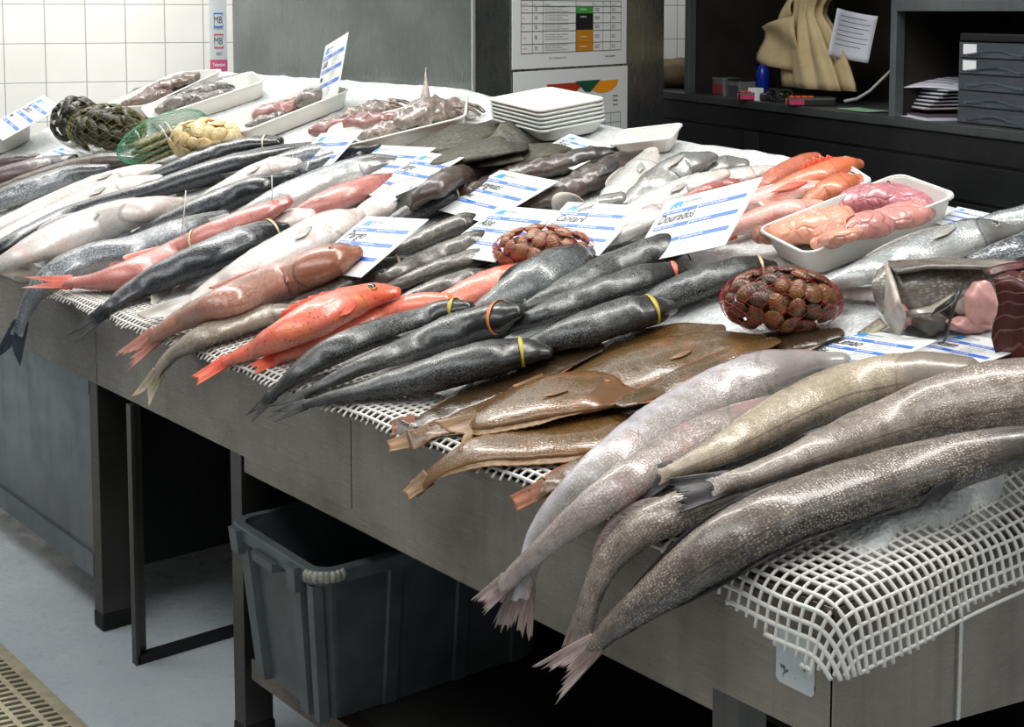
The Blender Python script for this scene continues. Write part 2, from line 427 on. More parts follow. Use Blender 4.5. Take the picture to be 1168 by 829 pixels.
# ------------------------------------------------------------------ white plastic grid mat
def arc(e, r=0.045, e0=0.024):
    """bend over an edge: e = distance past the edge along the sheet -> (horizontal advance past the edge, drop)"""
    q = e+e0
    if q <= 0: return e, 0.0
    if q < r*1.35: return -e0+r*math.sin(q/r), r*(1-math.cos(q/r))
    h = q-r*1.35; return -e0+r*math.sin(1.35)+h*math.cos(1.35), r*(1-math.cos(1.35))+h*math.sin(1.35)
def mat_pt(a, b):
    """a: distance along the counter from its right end (+ = hanging over the end), b: distance in from the front edge (- = hanging)"""
    ea = max(a+0.024, 0.0); eb = max(0.024-b, 0.0)
    if ea > 0 and eb > 0:
        e = math.hypot(ea, eb); adv, drop = arc(e-0.024); adv += 0.024
        x = -0.024+adv*ea/e; y = 0.024-adv*eb/e
    elif ea > 0: x, drop = arc(a); y = b
    elif eb > 0: adv, drop = arc(-b); y = -adv; x = a
    else: x, y, drop = a, b, 0.0
    rise = float(zs(max(b, 0.0)))-ZT
    k = 1.0-min(1.0, max(0.0, (a+0.12)/0.13)); k = k*k*(3-2*k)
    if a < -0.3: k = min(1.0, k)
    z = 0.8635+rise*(0.12+0.55*k)
    wav = 0.007*math.sin(b*15+0.6)*math.exp(-((a-0.05)/0.07)**2)*(b > 0)+0.005*math.sin(a*27)*math.exp(-((b+0.02)/0.05)**2)*(a < 0)
    return (x+wav*0.8*(ea > 0.04), y+wav*(eb > 0.03), z-drop+max(0, wav)*0.4)
def hang_front(a):      # how far the mat reaches past the front edge
    return 0.012+0.082*(1-min(1, max(0, (-a)/0.34)))
def hang_end(b):
    return 0.092-0.012*min(1, max(0, b/0.4))+0.006*math.sin(b*14)
mat = thing('grid_mat', 'white plastic grid mat drooping over the near corner of the counter', 'mat')
ms = MB(); cell = 0.0185
for i in range(-152, 6):            # strands running front to back
    a = i*cell
    if a < -2.80: continue
    b0 = -hang_front(a)-R.uniform(0, 0.007)
    if a > 0: b0 = -math.sqrt(max(0.0, 0.088**2-a**2))+0.002
    b1 = 0.145 if a < -0.075 else 0.95
    bb = np.concatenate([np.linspace(b0, 0.035, 14), np.linspace(0.045, b1, 9 if b1 < 0.2 else 60)])
    P = np.array([mat_pt(a, q) for q in bb])
    if a < 0.094: ms.tube(P, 0.0027, 5)
for j in range(-5, 50):             # strands running along the counter
    b = j*cell
    a0 = -2.80 if b < 0.15 else -0.075
    if b < 0:
        f_ = (-b-0.012)/0.082
        if f_ > 1: continue
        a0 = -0.34*(1-f_)-0.01 if f_ > 0 else -2.8
    a1 = hang_end(max(b, 0))+R.uniform(0, 0.007)
    if b < 0: a1 = math.sqrt(max(0.0, 0.092**2-b**2))
    aa = np.concatenate([np.arange(a0, -0.20, 0.04), np.arange(max(a0, -0.20), -0.03, 0.012), np.linspace(-0.028, a1, 14)])
    P = np.array([mat_pt(q, b) for q in aa])
    ms.tube(P, 0.0036, 5)
ms.build('grid', M['plast_white'], mat, True)

# ------------------------------------------------------------------ crate on the lower shelf
t = NT('crate_plastic'); oc = t.obj(); nz = t.noise(oc, 12, 4.0)
t.bump(t.noise(oc, 180, 2.0), 0.08, 0.001)
M['crate'] = t.set(Base__Color=t.mix(t.rng(nz, 0.3, 0.75), srgb('4c5457'), srgb('3c4346')), Roughness=0.42)
M['crate_worn'] = simple('worn_crate_rim', '8a8a7e', 0.6, vary=0.35, scale=60)
def rrect(lx, ly, r, n=6):
    out = []
    for cx, cy, a0 in ((lx-r, ly-r, 0), (r-lx, ly-r, 90), (r-lx, r-ly, 180), (lx-r, r-ly, 270)):
        for i in range(n+1):
            a = math.radians(a0+90*i/n); out.append((cx+r*math.cos(a), cy+r*math.sin(a)))
    return out
def tub(mb, rings, cap_bottom=True, close_end=True):
    """rings: list of (half x, half y, corner radius, z)"""
    base = len(mb.v); n = None
    for lx, ly, r, z in rings:
        q = rrect(lx, ly, max(r, 0.001)); n = len(q)
        mb.v += [(x, y, z) for x, y in q]
    for i in range(len(rings)-1):
        for j in range(n):
            mb.f.append((base+i*n+j, base+i*n+(j+1) % n, base+(i+1)*n+(j+1) % n, base+(i+1)*n+j))
    mb.f.append(tuple(base+j for j in range(n-1, -1, -1)))
    mb.f.append(tuple(base+(len(rings)-1)*n+j for j in range(n)))
    return mb
A = at_z(370, 820, 0.218); B = at_z(297, 762, 0.218)
xd = (A-B)[:2]; xd = xd/np.linalg.norm(xd)
yd = np.array([-xd[1], xd[0]])
hx, hy = 0.150, 0.265
ctrp = np.array([*( (A+B)[:2]/2+yd*(hy)), 0.2165])
cr = thing('storage_crate', 'dark grey open plastic crate with ribbed end under the counter', 'crate', ctrp, frame_from(ctrp, xd))
H = 0.325; fl_ = 0.030
body = tub(MB(), [(hx, hy, 0.03, 0), (hx+fl_*0.97, hy+fl_*0.97, 0.035, H-0.012), (hx+fl_-0.006, hy+fl_-0.006, 0.035, H-0.012), (hx-0.005, hy-0.005, 0.03, 0.006)])
body.build('tub', M['crate'], cr)
rim = MB(); q0 = rrect(hx+fl_+0.016, hy+fl_+0.016, 0.045); q1 = rrect(hx+fl_-0.005, hy+fl_-0.005, 0.035)
n = len(q0)
for q, z in ((q0, H-0.028), (q0, H-0.003), (rrect(hx+fl_+0.013, hy+fl_+0.013, 0.043), H), (q1, H), (q1, H-0.028)): rim.v += [(x, y, z) for x, y in q]
for i in range(5):
    for j in range(n): rim.f.append((i*n+j, i*n+(j+1) % n, ((i+1) % 5)*n+(j+1) % n, ((i+1) % 5)*n+j))
rim.build('rim', M['crate'], cr)
def slab(poly_fn): pass
def end_rib(xc, w, d, zlo, zhi, mat, name):
    m = MB()
    def yo(z): return -(hy+fl_*z/H)
    v = []
    for z, s in ((zlo, 0.9), (zhi, 1.0)):
        for dx, dy in ((-w, 0.004), (-w*0.75, -d), (w*0.75, -d), (w, 0.004)): v.append((xc+dx*s+(xc/hx)*fl_*z/H, yo(z)+dy, z))
    m.add(v, [(0, 1, 5, 4), (1, 2, 6, 5), (2, 3, 7, 6), (3, 0, 4, 7), (3, 2, 1, 0), (4, 5, 6, 7)])
    m.build(name, mat, cr)
for xc, w in ((-0.105, 0.026), (0.088, 0.024), (0.139, 0.016)):
    end_rib(xc, w, 0.016, 0.0, H-0.03, M['crate'], 'rib')
for xc in (-0.118, 0.095):
    end_rib(xc, 0.024, 0.030, H-0.055, H-0.004, M['crate'], 'clip')
end_rib(-0.01, 0.062, 0.030, H-0.045, H-0.026, M['crate'], 'handle')
for yc in (-0.12, 0.05, 0.2):
    m = MB(); v = []
    for z in (0.0, H-0.03):
        for dy, dx in ((-0.02, -0.004), (-0.014, 0.006), (0.014, 0.006), (0.02, -0.004)): v.append((hx+fl_*z/H+dx, yc+dy, z))
    m.add(v, [(0, 1, 5, 4), (1, 2, 6, 5), (2, 3, 7, 6), (3, 0, 4, 7), (3, 2, 1, 0), (4, 5, 6, 7)]); m.build('rib', M['crate'], cr)
wr = MB(); 
for i in range(8):
    a = math.radians(-80+14*i); 
    wr.ell((hx+fl_-0.029+0.0455*math.cos(a), -(hy+fl_)+0.029+0.0455*math.sin(a), H-0.012), (0.009, 0.009, 0.0125), None, 8, 6)
wr.build('worn_corner', M['crate_worn'], cr, True, label='pale scuffed rim corner')

# ------------------------------------------------------------------ angle-iron frame standing on the floor
P0 = at_z(156, 757, 0.0)
fr = thing('floor_stand', 'thin black angle-iron frame standing under the counter beside the left leg', 'stand', (P0[0], P0[1], 0))
MB().box(-0.012, 0.012, -0.006, 0.004, 0.0, 0.66).box(-0.012, -0.008, 0.0, 0.03, 0.0, 0.66).build('upright', M['leg_dark'], fr)
MB().box(-0.012, 0.012, 0.0, 0.55, 0.0, 0.024).build('base_bar', M['black'], fr)
MB().box(-0.012, 0.012, 0.55, 0.565, 0.0, 0.66).build('upright', M['leg_dark'], fr)
cp = at_z(215, 702, 0)
c_ = MB().lathe([(0.026, 0), (0.034, 0.085), (0.036, 0.087), (0.032, 0.085), (0.025, 0.004)], 20)
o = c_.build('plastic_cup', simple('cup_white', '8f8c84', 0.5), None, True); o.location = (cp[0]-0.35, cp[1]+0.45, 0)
props(o, 'small white plastic cup on the floor in the dark under the counter', 'cup')

# ------------------------------------------------------------------ floor drain grate
gr = thing('drain_grate', 'tan slotted drain grate set in the grey floor', 'drain', (-2.2, -0.232, 0))
M['grate'] = simple('grate_metal', 'a89f84', 0.5, 0.25, vary=0.15, scale=25)
MB().box(-1.6, 1.6, -0.30, -0.004, 0.0005, 0.0015).build('drain_channel', simple('drain_dark', '3d3a30', 0.7), gr)
g = MB()
for y0, y1 in ((-0.03, 0.0), (-0.075, -0.062), (-0.125, -0.112), (-0.175, -0.162), (-0.225, -0.212), (-0.30, -0.268)):
    g.box(-1.6, 1.6, y0, y1, 0.0016, 0.005)
g.build('grate_bar', M['grate'], gr)
g = MB(); rows = ((-0.064, -0.028), (-0.114, -0.073), (-0.164, -0.123), (-0.214, -0.173), (-0.27, -0.223))
for k, (y0, y1) in enumerate(rows):
    x = -1.59
    while x < 1.58:
        g.add([(x, y0, 0.0016), (x+0.011, y0, 0.0016), (x+0.011+0.008, y1, 0.0016), (x+0.008, y1, 0.0016), (x, y0, 0.0048), (x+0.011, y0, 0.0048), (x+0.019, y1, 0.0048), (x+0.008, y1, 0.0048)],
              [(3, 2, 1, 0), (4, 5, 6, 7), (0, 1, 5, 4), (1, 2, 6, 5), (2, 3, 7, 6), (3, 0, 4, 7)])
        x += 0.027
g.build('slot_web', M['grate'], gr)
# ------------------------------------------------------------------ fish
ND = 110; NS = 44; MR = 22
from mathutils import noise as mnoise
class Spec: pass
def lay_path(pts, k, tilt=0.0, lift0=0.0, smooth=6.0, settle=True, maxlift=None):
    """fit the centre line of a lying body: pts rows (px,py,half width px) head -> tail"""
    P = spline(pts, ND); px, py, hw = P[:, 0], P[:, 1], np.maximum(P[:, 2], 1.0)
    L = np.full(ND, ICE+lift0+0.01); w = t_ = None
    offs = np.linspace(-0.92, 0.92, 15)
    for it in range(5):
        t, rr = on_top(px, py, L)
        t = gauss(t, smooth)
        C = CAM+rr*t[:, None]
        T = np.gradient(C, axis=0); T = gauss(T, 3.0); T /= np.linalg.norm(T, axis=1)[:, None]
        y = C[:, 1]
        sl = np.where(y < 0, DROOP*0.5, np.where(y < Y1, S1, S2)); sl = gauss(sl, 5.0)
        N = np.stack([np.zeros(ND), -sl, np.ones(ND)], 1); N /= np.linalg.norm(N, axis=1)[:, None]
        U = N-(np.sum(N*T, 1))[:, None]*T; U /= np.linalg.norm(U, axis=1)[:, None]
        S = np.cross(T, U)
        V = C-CAM; dist = np.linalg.norm(V, axis=1); V = V/dist[:, None]
        sg = -np.sign(np.mean(np.sum(S*V, 1))); S = S*sg
        if tilt:
            U, S = U*math.cos(tilt)+S*math.sin(tilt), S*math.cos(tilt)-U*math.sin(tilt)
        e = np.cross(T, V); e /= np.linalg.norm(e, axis=1)[:, None]
        app = hw*(V@VIEW)*dist/F
        w = app/np.sqrt(np.maximum(np.sum(S*e, 1)**2+(k*np.sum(U*e, 1))**2, 0.02))
        w = gauss(w, 2.0); t_ = k*w
        if not settle: break
        need = np.full(ND, -9.0); base = zs(C[:, 1])
        for o in offs:
            q = C+S*(w*o)[:, None]
            hgt = hf(q[:, 0], q[:, 1])-0.0005
            dz = (S[:, 2]*w*o)
            need = np.maximum(need, hgt-dz+t_*math.sqrt(1-o*o)/np.maximum(U[:, 2], 0.3)*np.where(y < -0.01, 0.8, 1.0)-base)
        mx = np.array([need[max(0, i-3):i+4].max() for i in range(ND)])
        Ln = gauss(mx, 5.0); Ln = Ln+min(0.012, max(0.0, float(np.max(np.where(C[:, 1] > 0.0, need-Ln, 0)))))*0.6
        if maxlift is not None: Ln = np.minimum(Ln, maxlift)
        L = Ln if it < 2 else 0.5*(L+Ln)
    # remember the pile
    for o in np.linspace(-1, 1, 33):
        q = C+S*(w*o)[:, None]+U*(t_*math.sqrt(max(0, 1-o*o)))[:, None]
        for f_ in (0, 0.5):
            q2 = q if f_ == 0 else 0.5*(q[1:]+q[:-1])
            hf_put(q2[:, 0], q2[:, 1], q2[:, 2])
    s = Spec(); s.C, s.T, s.U, s.S, s.w, s.t, s.px, s.py, s.hw = C, T, U, S, w, t_, px, py, hw
    s.len = np.linalg.norm(np.diff(C, axis=0), axis=1).sum(); s.V = V
    return s
def at_u(s, u):
    x = u*(ND-1); i = int(min(max(math.floor(x), 0), ND-2)); f = x-i
    g = lambda a: a[i]*(1-f)+a[i+1]*f
    return g(s.C), g(s.T), g(s.U), g(s.S), float(g(s.w)), float(g(s.t))
def surf_pt(s, u, phi, off=0.0):
    C, T, U, S, w, t = at_u(s, u)
    n = U*math.cos(phi)/max(t, 1e-4)+S*math.sin(phi)/max(w, 1e-4); n /= np.linalg.norm(n)
    return C+U*math.cos(phi)*t+S*math.sin(phi)*w+n*off, n, T
def body_mesh(s, roll, origin, nose=0.9, blunt=1.0, lump=0.0, lumpf=25.0, gillstep=0.04, gill_u=0.22, pw=1.0, tailfr=None):
    idx = np.linspace(0, ND-1, NS)
    ia = np.round(idx).astype(int)
    rings = []
    w0, t0 = s.w[0], s.t[0]; hl = nose*max(w0, t0)
    for a in (80, 55, 28):
        a = math.radians(a); rings.append((s.C[0]-s.T[0]*hl*math.sin(a), s.U[0], s.S[0], w0*math.cos(a)**blunt, t0*math.cos(a)**blunt, 0.0))
    for i in ia:
        u = i/(ND-1); q = 1.0
        if gillstep: 
            du = (u-gill_u); q = 1+gillstep*(math.exp(-(du/0.03)**2) if du < 0 else math.exp(-(du/0.008)**2))
        rings.append((s.C[i], s.U[i], s.S[i], s.w[i]*q, s.t[i]*q, u))
    w1, t1 = s.w[-1], s.t[-1]
    for a in (30, 65): 
        a = math.radians(a); rings.append((s.C[-1]+s.T[-1]*max(w1, t1)*0.5*math.sin(a), s.U[-1], s.S[-1], w1*math.cos(a), t1*math.cos(a), 1.0))
    if tailfr is not None:
        rings = rings[:-2]; fd, up, dr = tailfr; w1_, t1_ = s.w[-1], s.t[-1]
        for q in (0.3, 0.6, 0.95, 1.3, 1.6):
            g = min(1, q/1.0); Sx = s.S[-1]*(1-g)+fd*g; Ux = s.U[-1]*(1-g)+up*g
            rings.append((s.C[-1]+dr*max(w1_, t1_)*q, Ux/np.linalg.norm(Ux), Sx/np.linalg.norm(Sx), max(w1_, t1_)*(1-0.05*q)*(1-0.25*(q > 2)), t1_*max(0.08, 1-0.6*q), 1.0))
    v = []; uvp = []; uvm = []
    d = 0.0; prev = None
    wm = float(s.w.max())
    for c, U, S, w, t, u in rings:
        if prev is not None: d += float(np.linalg.norm(c-prev))
        prev = c
        for j in range(MR+1):
            ph = -PI+2*PI*j/MR
            cs, sn = math.cos(ph), math.sin(ph)
            if pw != 1.0: cs = math.copysign(abs(cs)**pw, cs); sn = math.copysign(abs(sn)**pw, sn)
            p = c+U*cs*t+S*sn*w
            if lump:
                pv = Vector(p)*lumpf
                k = lump*1.5*(mnoise.noise(pv)+0.55*mnoise.noise(pv*2.3)+0.25*mnoise.noise(pv*5.1))
                p = p+(U*cs+S*sn)*k
            v.append(p-origin)
            a = (ph-roll+PI) % (2*PI)-PI
            uvp.append((u, abs(a)/PI)); uvm.append((d, ph*0.5*(wm+s.t.max())))
    n = MR+1; nr = len(rings)
    f = [(i*n+j, (i+1)*n+j, (i+1)*n+j+1, i*n+j+1) for i in range(nr-1) for j in range(MR)]
    # close seam-free caps
    w1 = rings[-1][3]; h = len(v); v.append(rings[0][0]-s.T[0]*hl*0.02-origin); uvp.append((0, 0.3)); uvm.append((0, 0))
    e = len(v); v.append(rings[-1][0]+s.T[-1]*w1*0.03-origin); uvp.append((1, 0.3)); uvm.append((d, 0))
    f += [(h, j, j+1) for j in range(MR)]+[(e, (nr-1)*n+j+1, (nr-1)*n+j) for j in range(MR)]
    return v, f, uvp, uvm
def weld(o):
    bm = bmesh.new(); bm.from_mesh(o.data); bmesh.ops.remove_doubles(bm, verts=bm.verts, dist=1e-6); bm.normal_update()
    bmesh.ops.recalc_face_normals(bm, faces=bm.faces); bm.to_mesh(o.data); bm.free()
    o.data.polygons.foreach_set('use_smooth', [True]*len(o.data.polygons))
def sheet(name, grid, thick, mat, parent, origin, uv):
    """thin solid from a grid of points"""
    G = np.asarray(grid); a, b = G.shape[:2]
    du = np.gradient(G, axis=0); dv = np.gradient(G, axis=1); nn = np.cross(du, dv); nn /= np.linalg.norm(nn, axis=2)[..., None]+1e-12
    th = np.asarray(thick); th = th[..., None] if th.ndim else th
    top = (G+nn*th-origin).reshape(-1, 3); bot = (G-nn*th-origin).reshape(-1, 3)
    v = np.vstack([top, bot]); o = a*b
    f = [(i*b+j, (i+1)*b+j, (i+1)*b+j+1, i*b+j+1) for i in range(a-1) for j in range(b-1)]
    f += [tuple(o+q for q in reversed(x)) for x in f]
    bd = [(0, j) for j in range(b)]+[(i, b-1) for i in range(1, a)]+[(a-1, j) for j in range(b-2, -1, -1)]+[(i, 0) for i in range(a-2, 0, -1)]
    bi = [i*b+j for i, j in bd]
    f += [(bi[q], bi[(q+1) % len(bi)], o+bi[(q+1) % len(bi)], o+bi[q]) for q in range(len(bi))]
    U = np.asarray(uv).reshape(-1, 2); U = np.vstack([U, U])
    return mesh_obj(name, v, f, mat, parent, True, {'p': U})
def tail_frame(s, tip):
    i = ND-3; c0 = s.C[i]
    r = ray(*tip); far = CAM+r*(np.linalg.norm(c0-CAM)/np.linalg.norm(r)); ln = np.linalg.norm(far-c0)
    t2, rr = on_top([tip[0]], [tip[1]], 0.02); p2 = CAM+rr[0]*t2[0]
    for _ in range(4):
        t2, rr = on_top([tip[0]], [tip[1]], 0.016+max(0.0, float(hf(p2[:1], p2[1:2])[0])-float(zs(p2[1])))); p2 = CAM+rr[0]*t2[0]
    if np.linalg.norm(p2-c0) < 1.9*ln and p2[1] > -0.02: far = p2
    dr = far-c0; dr = dr/np.linalg.norm(dr)
    V = s.V[i]; e = np.cross(dr, V); e /= np.linalg.norm(e); sd = s.S[i]-(s.S[i]@dr)*dr; sd /= np.linalg.norm(sd)
    if sd@e < 0: e = -e
    fd = 0.45*sd+0.55*e; fd /= np.linalg.norm(fd); up = np.cross(dr, fd)
    if up@s.U[-1] < 0: up = -up
    return fd, up, dr
def tail_fin(s, root, origin, mat, tip, spread, fork, rag=0.0, curl=0.0):
    """tip=(px,py) middle of the fin's end, spread: half width there in px"""
    i = ND-3; c0 = s.C[i]; T = s.T[i]
    tpar = depth(c0)
    r = ray(*tip); far = CAM+r*(np.linalg.norm(c0-CAM)/np.linalg.norm(r))
    ln = np.linalg.norm(far-c0)
    dirx = far-c0
    # let it droop or run on like the body does
    t2, rr = on_top([tip[0]], [tip[1]], 0.02); p2 = CAM+rr[0]*t2[0]
    for _ in range(4):
        t2, rr = on_top([tip[0]], [tip[1]], 0.016+max(0.0, float(hf(p2[:1], p2[1:2])[0])-float(zs(p2[1])))); p2 = CAM+rr[0]*t2[0]
    if np.linalg.norm(p2-c0) < 1.9*ln and p2[1] > -0.02: far = p2
    dirx = far-c0; dirx = dirx/np.linalg.norm(dirx)
    V = s.V[i]; e = np.cross(dirx, V); e /= np.linalg.norm(e); sd = s.S[i]-(s.S[i]@dirx)*dirx; sd /= np.linalg.norm(sd)
    if sd@e < 0: e = -e
    fd = 0.45*sd+0.55*e; fd /= np.linalg.norm(fd)
    up = np.cross(dirx, fd)
    k = 1/max(0.35, abs(fd@e)); W1 = spread*depth(far)/F*k; W0 = max(s.w[i], s.t[i])*0.95
    L = np.linalg.norm(far-c0)
    A, B = 15, 27; G = np.zeros((A, B, 3)); th = np.zeros((A, B)); uv = np.zeros((A, B, 2))
    rg = random.Random(int(tip[0]*7+tip[1]))
    ends = [1.0-fork*(1-abs(2*j/(B-1)-1)**0.8)-(rag*1.6+0.05)*rg.random()*(1 if j % 2 else 0.2)-rag*0.8*abs(math.sin(j*0.9+tip[0])) for j in range(B)]
    for a in range(A):
        for b in range(B):
            x = -1+2*b/(B-1); q = a/(A-1)*ends[b]*1.04
            wd = W0+(W1-W0)*min(1, q)**0.85
            G[a, b] = c0+dirx*L*q+fd*wd*x+up*(0.10*W1*math.sin(x*5+1)*q+curl*q*q*L)
            th[a, b] = max(0.0007, s.t[i]*0.8*(1-q*2.2)*math.sqrt(max(0, 1-x*x*0.9))) if q < 0.45 else 0.0007
            uv[a, b] = (q, b/(B-1))
    return sheet('tail_fin', G, th, mat, root, origin, uv)
def strip_fin(s, root, origin, mat, name, u0, u1, phi, h, lean=0.5, n=16, spiky=0.0):
    """fin standing or folded along the body between u0 and u1 at angle phi; h height in m"""
    G = np.zeros((n, 5, 3)); uv = np.zeros((n, 5, 2))
    for i in range(n):
        u = u0+(u1-u0)*i/(n-1); p, nn, T = surf_pt(s, u, phi, -0.001)
        C, T, U, S, w, t = at_u(s, u)
        e = i/(n-1); hh = h*(math.sin(PI*min(1, e*1.0+0.0))**0.6 if 0 < e < 1 else 0.08)*(1-spiky*(i % 2))
        d = nn*(1-lean*0.5)+T*lean; d /= np.linalg.norm(d)
        for j in range(5):
            G[i, j] = p+d*hh*j/4; uv[i, j] = (j/4, e)
    return sheet(name, G, 0.0006, mat, root, origin, uv)
def leaf_fin(s, root, origin, mat, name, u, phi, length, width, yaw=0.25, lift=0.12):
    p, nn, T = surf_pt(s, u, phi, 0.0006)
    side = np.cross(nn, T); side /= np.linalg.norm(side)
    d = T*math.cos(yaw)+side*math.sin(yaw); sd = np.cross(nn, d); sd /= np.linalg.norm(sd)
    A, B = 11, 7; G = np.zeros((A, B, 3)); uv = np.zeros((A, B, 2)); width = min(width*0.75, length*0.34); lift = 0.03
    for a in range(A):
        q = a/(A-1); wd = width*(0.30+0.95*math.sin(PI*min(1, q*0.75+0.02))**1.2)*(1-0.8*q**3)
        uu = min(0.98, u+q*length*math.cos(yaw)/s.len)
        pb, nb, Tb = surf_pt(s, uu, phi, 0.0)
        for b in range(B):
            x = -1+2*b/(B-1)
            G[a, b] = pb+nb*(0.0018+lift*q*q*length)+sd*(wd*0.5*x)+side*math.sin(yaw)*length*q*(1)-d*0.1*length*abs(x)**2*(q > 0.5)
            uv[a, b] = (q, b/(B-1))
    return sheet(name, G, 0.0006, mat, root, origin, uv)
EYE_W = simple('eye_ring', 'b9b4a0', 0.15); EYE_Y = simple('eye_gold', 'c8862e', 0.15); EYE_B = simple('eye_black', '050608', 0.05, Coat__Weight=1.0)
def eye_on(s, root, origin, u, phi, r, ring):
    p, nn, T = surf_pt(s, u, phi, 0.0)
    z = nn; x = T-(T@z)*z; x /= np.linalg.norm(x); y = np.cross(z, x); rot = np.stack([x, y, z], 1)
    m = MB(); m.ell((0, 0, 0), (r, r, r*0.42), rot, 16, 8)
    o = m.build('eye', ring, None, True); o.parent = root; o.location = p-origin-nn*r*0.08
    q = MB(); q.ell((0, 0, 0), (r*0.76, r*0.76, r*0.4), rot, 14, 8)
    o2 = q.build('pupil', EYE_B, o, True); o2.location = nn*r*0.14
def band_on(s, root, origin, u, mat, wid=0.006, label=None, phi0=-1.9, phi1=2.2, slant=0.0):
    G = np.zeros((26, 4, 3)); uv = np.zeros((26, 4, 2))
    for i in range(26):
        ph = phi0+(phi1-phi0)*i/25
        for j in range(4):
            C, T, U, S, w, t = at_u(s, u+slant*ph)
            p, nn, T = surf_pt(s, u+slant*ph, ph, 0.0016)
            G[i, j] = p+T*(j/3-0.5)*wid*(1+0.35*math.sin(ph*3)); uv[i, j] = (j/3, i/25)
    o = sheet('band', G, 0.0007, mat, root, origin, uv)
    if label: o['label'] = label
def make_fish(kind, pts, mat, k=0.62, roll=0.0, tail=None, fmat=None, label='', cat='fish', group=None, eye=None, fins=(), band=None,
              tilt=0.0, nose=0.75, blunt=0.75, lump=0.0014, lumpf=25., gs=0.04, gu=0.22, smooth=6.0, rag=0.0, maxlift=None, lift0=0.0, pw=1.0, tailmat=None, curl=0.0):
    s = lay_path(pts, k, tilt, lift0, smooth, True, maxlift)
    o = s.C[ND//2]-s.U[ND//2]*s.t[ND//2]
    root = thing(kind, label, cat, o, None, group)
    if tail == 'auto':
        dx = pts[-1][0]-pts[-2][0]; dy = pts[-1][1]-pts[-2][1]; l = math.hypot(dx, dy)+1e-6
        q = max(12.0, 2.6*max(p[2] for p in pts)*0.9)
        tail = (pts[-1][0]+dx/l*q, pts[-1][1]+dy/l*q, q*0.4, 0.3)
    v, f, uvp, uvm = body_mesh(s, roll, o, nose, blunt, lump, lumpf, gs, gu, pw, tail_frame(s, tail[:2]) if tail else None)
    b = mesh_obj('body', v, f, M[mat] if isinstance(mat, str) else mat, root, True, {'p': uvp, 'm': uvm})
    weld(b)
    fm = M[fmat] if isinstance(fmat, str) else fmat
    if tail: tail_fin(s, root, o, M[tailmat] if tailmat else fm, tail[:2], tail[2], tail[3], rag, curl)
    for q in fins:
        if q[0] == 'strip': strip_fin(s, root, o, fm, q[1], *q[2:])
        else: leaf_fin(s, root, o, fm, q[1], *q[2:])
    if eye: eye_on(s, root, o, eye[0], eye[1], eye[2], eye[3] if len(eye) > 3 else EYE_W)
    if band: band_on(s, root, o, band[0], band[1], *band[2:])
    return root, s, o
# ------------------------------------------------------------------ species
M['hake_pale'] = fish_mat('hake_pale', 'c4c1c8', '98918c', 'b5aaa4', '8b8480', 'f4efe8', 0.0046, 0.5, (0.0, 0.30, 0.62, 0.9), 0.25, 0.08, mottle=0.45, patch=('b98a84', 0.25), gill=0.25)
M['hake_cream'] = fish_mat('hake_cream', 'b3a48c', 'b3a38a', '5f564d', '7d756c', 'fff4da', 0.0046, 0.55, (0.0, 0.36, 0.47, 0.75), 0.25, 0.08, mottle=0.55, line=0.5, gill=0.2)
M['hake_brown'] = fish_mat('hake_brown', '7b6f64', '85796d', '3f3934', '4c4641', 'f6ecdd', 0.0048, 0.6, (0.0, 0.36, 0.5, 0.75), 0.25, 0.08, mottle=0.65, line=0.4, gill=0.2)
M['hake_dark'] = fish_mat('hake_dark', '6f645a', '62584f', '221f1d', '1d1a19', 'ecdfcd', 0.0050, 0.55, (0.0, 0.4, 0.5, 0.7), 0.25, 0.08, hu=0.24, mottle=0.65, line=0.5, gill=0.15)
M['hake_pink'] = fish_mat('hake_pink', '8b7f78', '9a8d86', 'b09f98', '7b716b', 'f8eee8', 0.0048, 0.55, (0.0, 0.34, 0.5, 0.9), 0.25, 0.08, mottle=0.5, patch=('c08a86', 0.4), gill=0.2)
M['fin_hake'] = fin_mat('fin_hake', '8b7f79', '4f4743', '8d7468'); M['fin_hake_pink'] = fin_mat('fin_hake_pink', '94807a', '665450', '85786f'); M['fin_hake_dark'] = fin_mat('fin_hake_dark', '3a3436', '211e20')
M['meagre'] = fish_mat('meagre', '2c2f2c', '272a28', '0a0b0c', '151513', 'e8eae6', 0.0040, 0.26, (0.0, 0.2, 0.34, 0.52), 0.26, 0.0, bump=0.25, coat=0.15, hu=0.2, mottle=0.5, line=0.2)  # near-black belly tone: shadow on the lower side put into the colour
M['meagre_grey'] = fish_mat('meagre_grey', '4a504e', '585e5d', '242627', '262724', 'f0f1ee', 0.0040, 0.3, (0.0, 0.3, 0.46, 0.75), 0.22, 0.2, hu=0.2, mottle=0.4)
M['meagre_blk'] = fish_mat('meagre_blk', '1c1f24', '181b20', '0d0e10', '131313', 'c9d2dc', 0.0045, 0.16, (0.0, 0.35, 0.5, 0.75), 0.2, 0.15, hu=0.18, mottle=0.5)
M['meagre_brown'] = fish_mat('meagre_brown', '57524a', '46423b', '24221f', '29261f', 'd9d2c0', 0.0045, 0.28, (0.0, 0.3, 0.46, 0.75), 0.25, 0.12, hu=0.2, mottle=0.4)
M['fin_dark'] = fin_mat('fin_dark', '3b3a37', '1b1b1b'); M['fin_blue'] = fin_mat('fin_blue', '2c3440', '15181d'); M['fin_tan'] = fin_mat('fin_tan', 'a89c84', '6f6555', 'c4b797')
M['bass_white'] = fish_mat('bass_white', '5f6668', 'c9c3bc', 'e0d8d1', 'dccac2', 'ffffff', 0.005, 0.25, (0.0, 0.22, 0.4, 0.6), 0.28, 0.1, hu=0.2, mottle=0.12, patch=('eab7ae', 0.45), gill=0.35)
M['bass_scale'] = fish_mat('bass_scale', '35393d', '6b7176', 'd2d0cc', '3c3b3b', 'eef2f4', 0.0062, 0.65, (0.0, 0.36, 0.5, 0.8), 0.25, 0.2, hu=0.18, mottle=0.25)
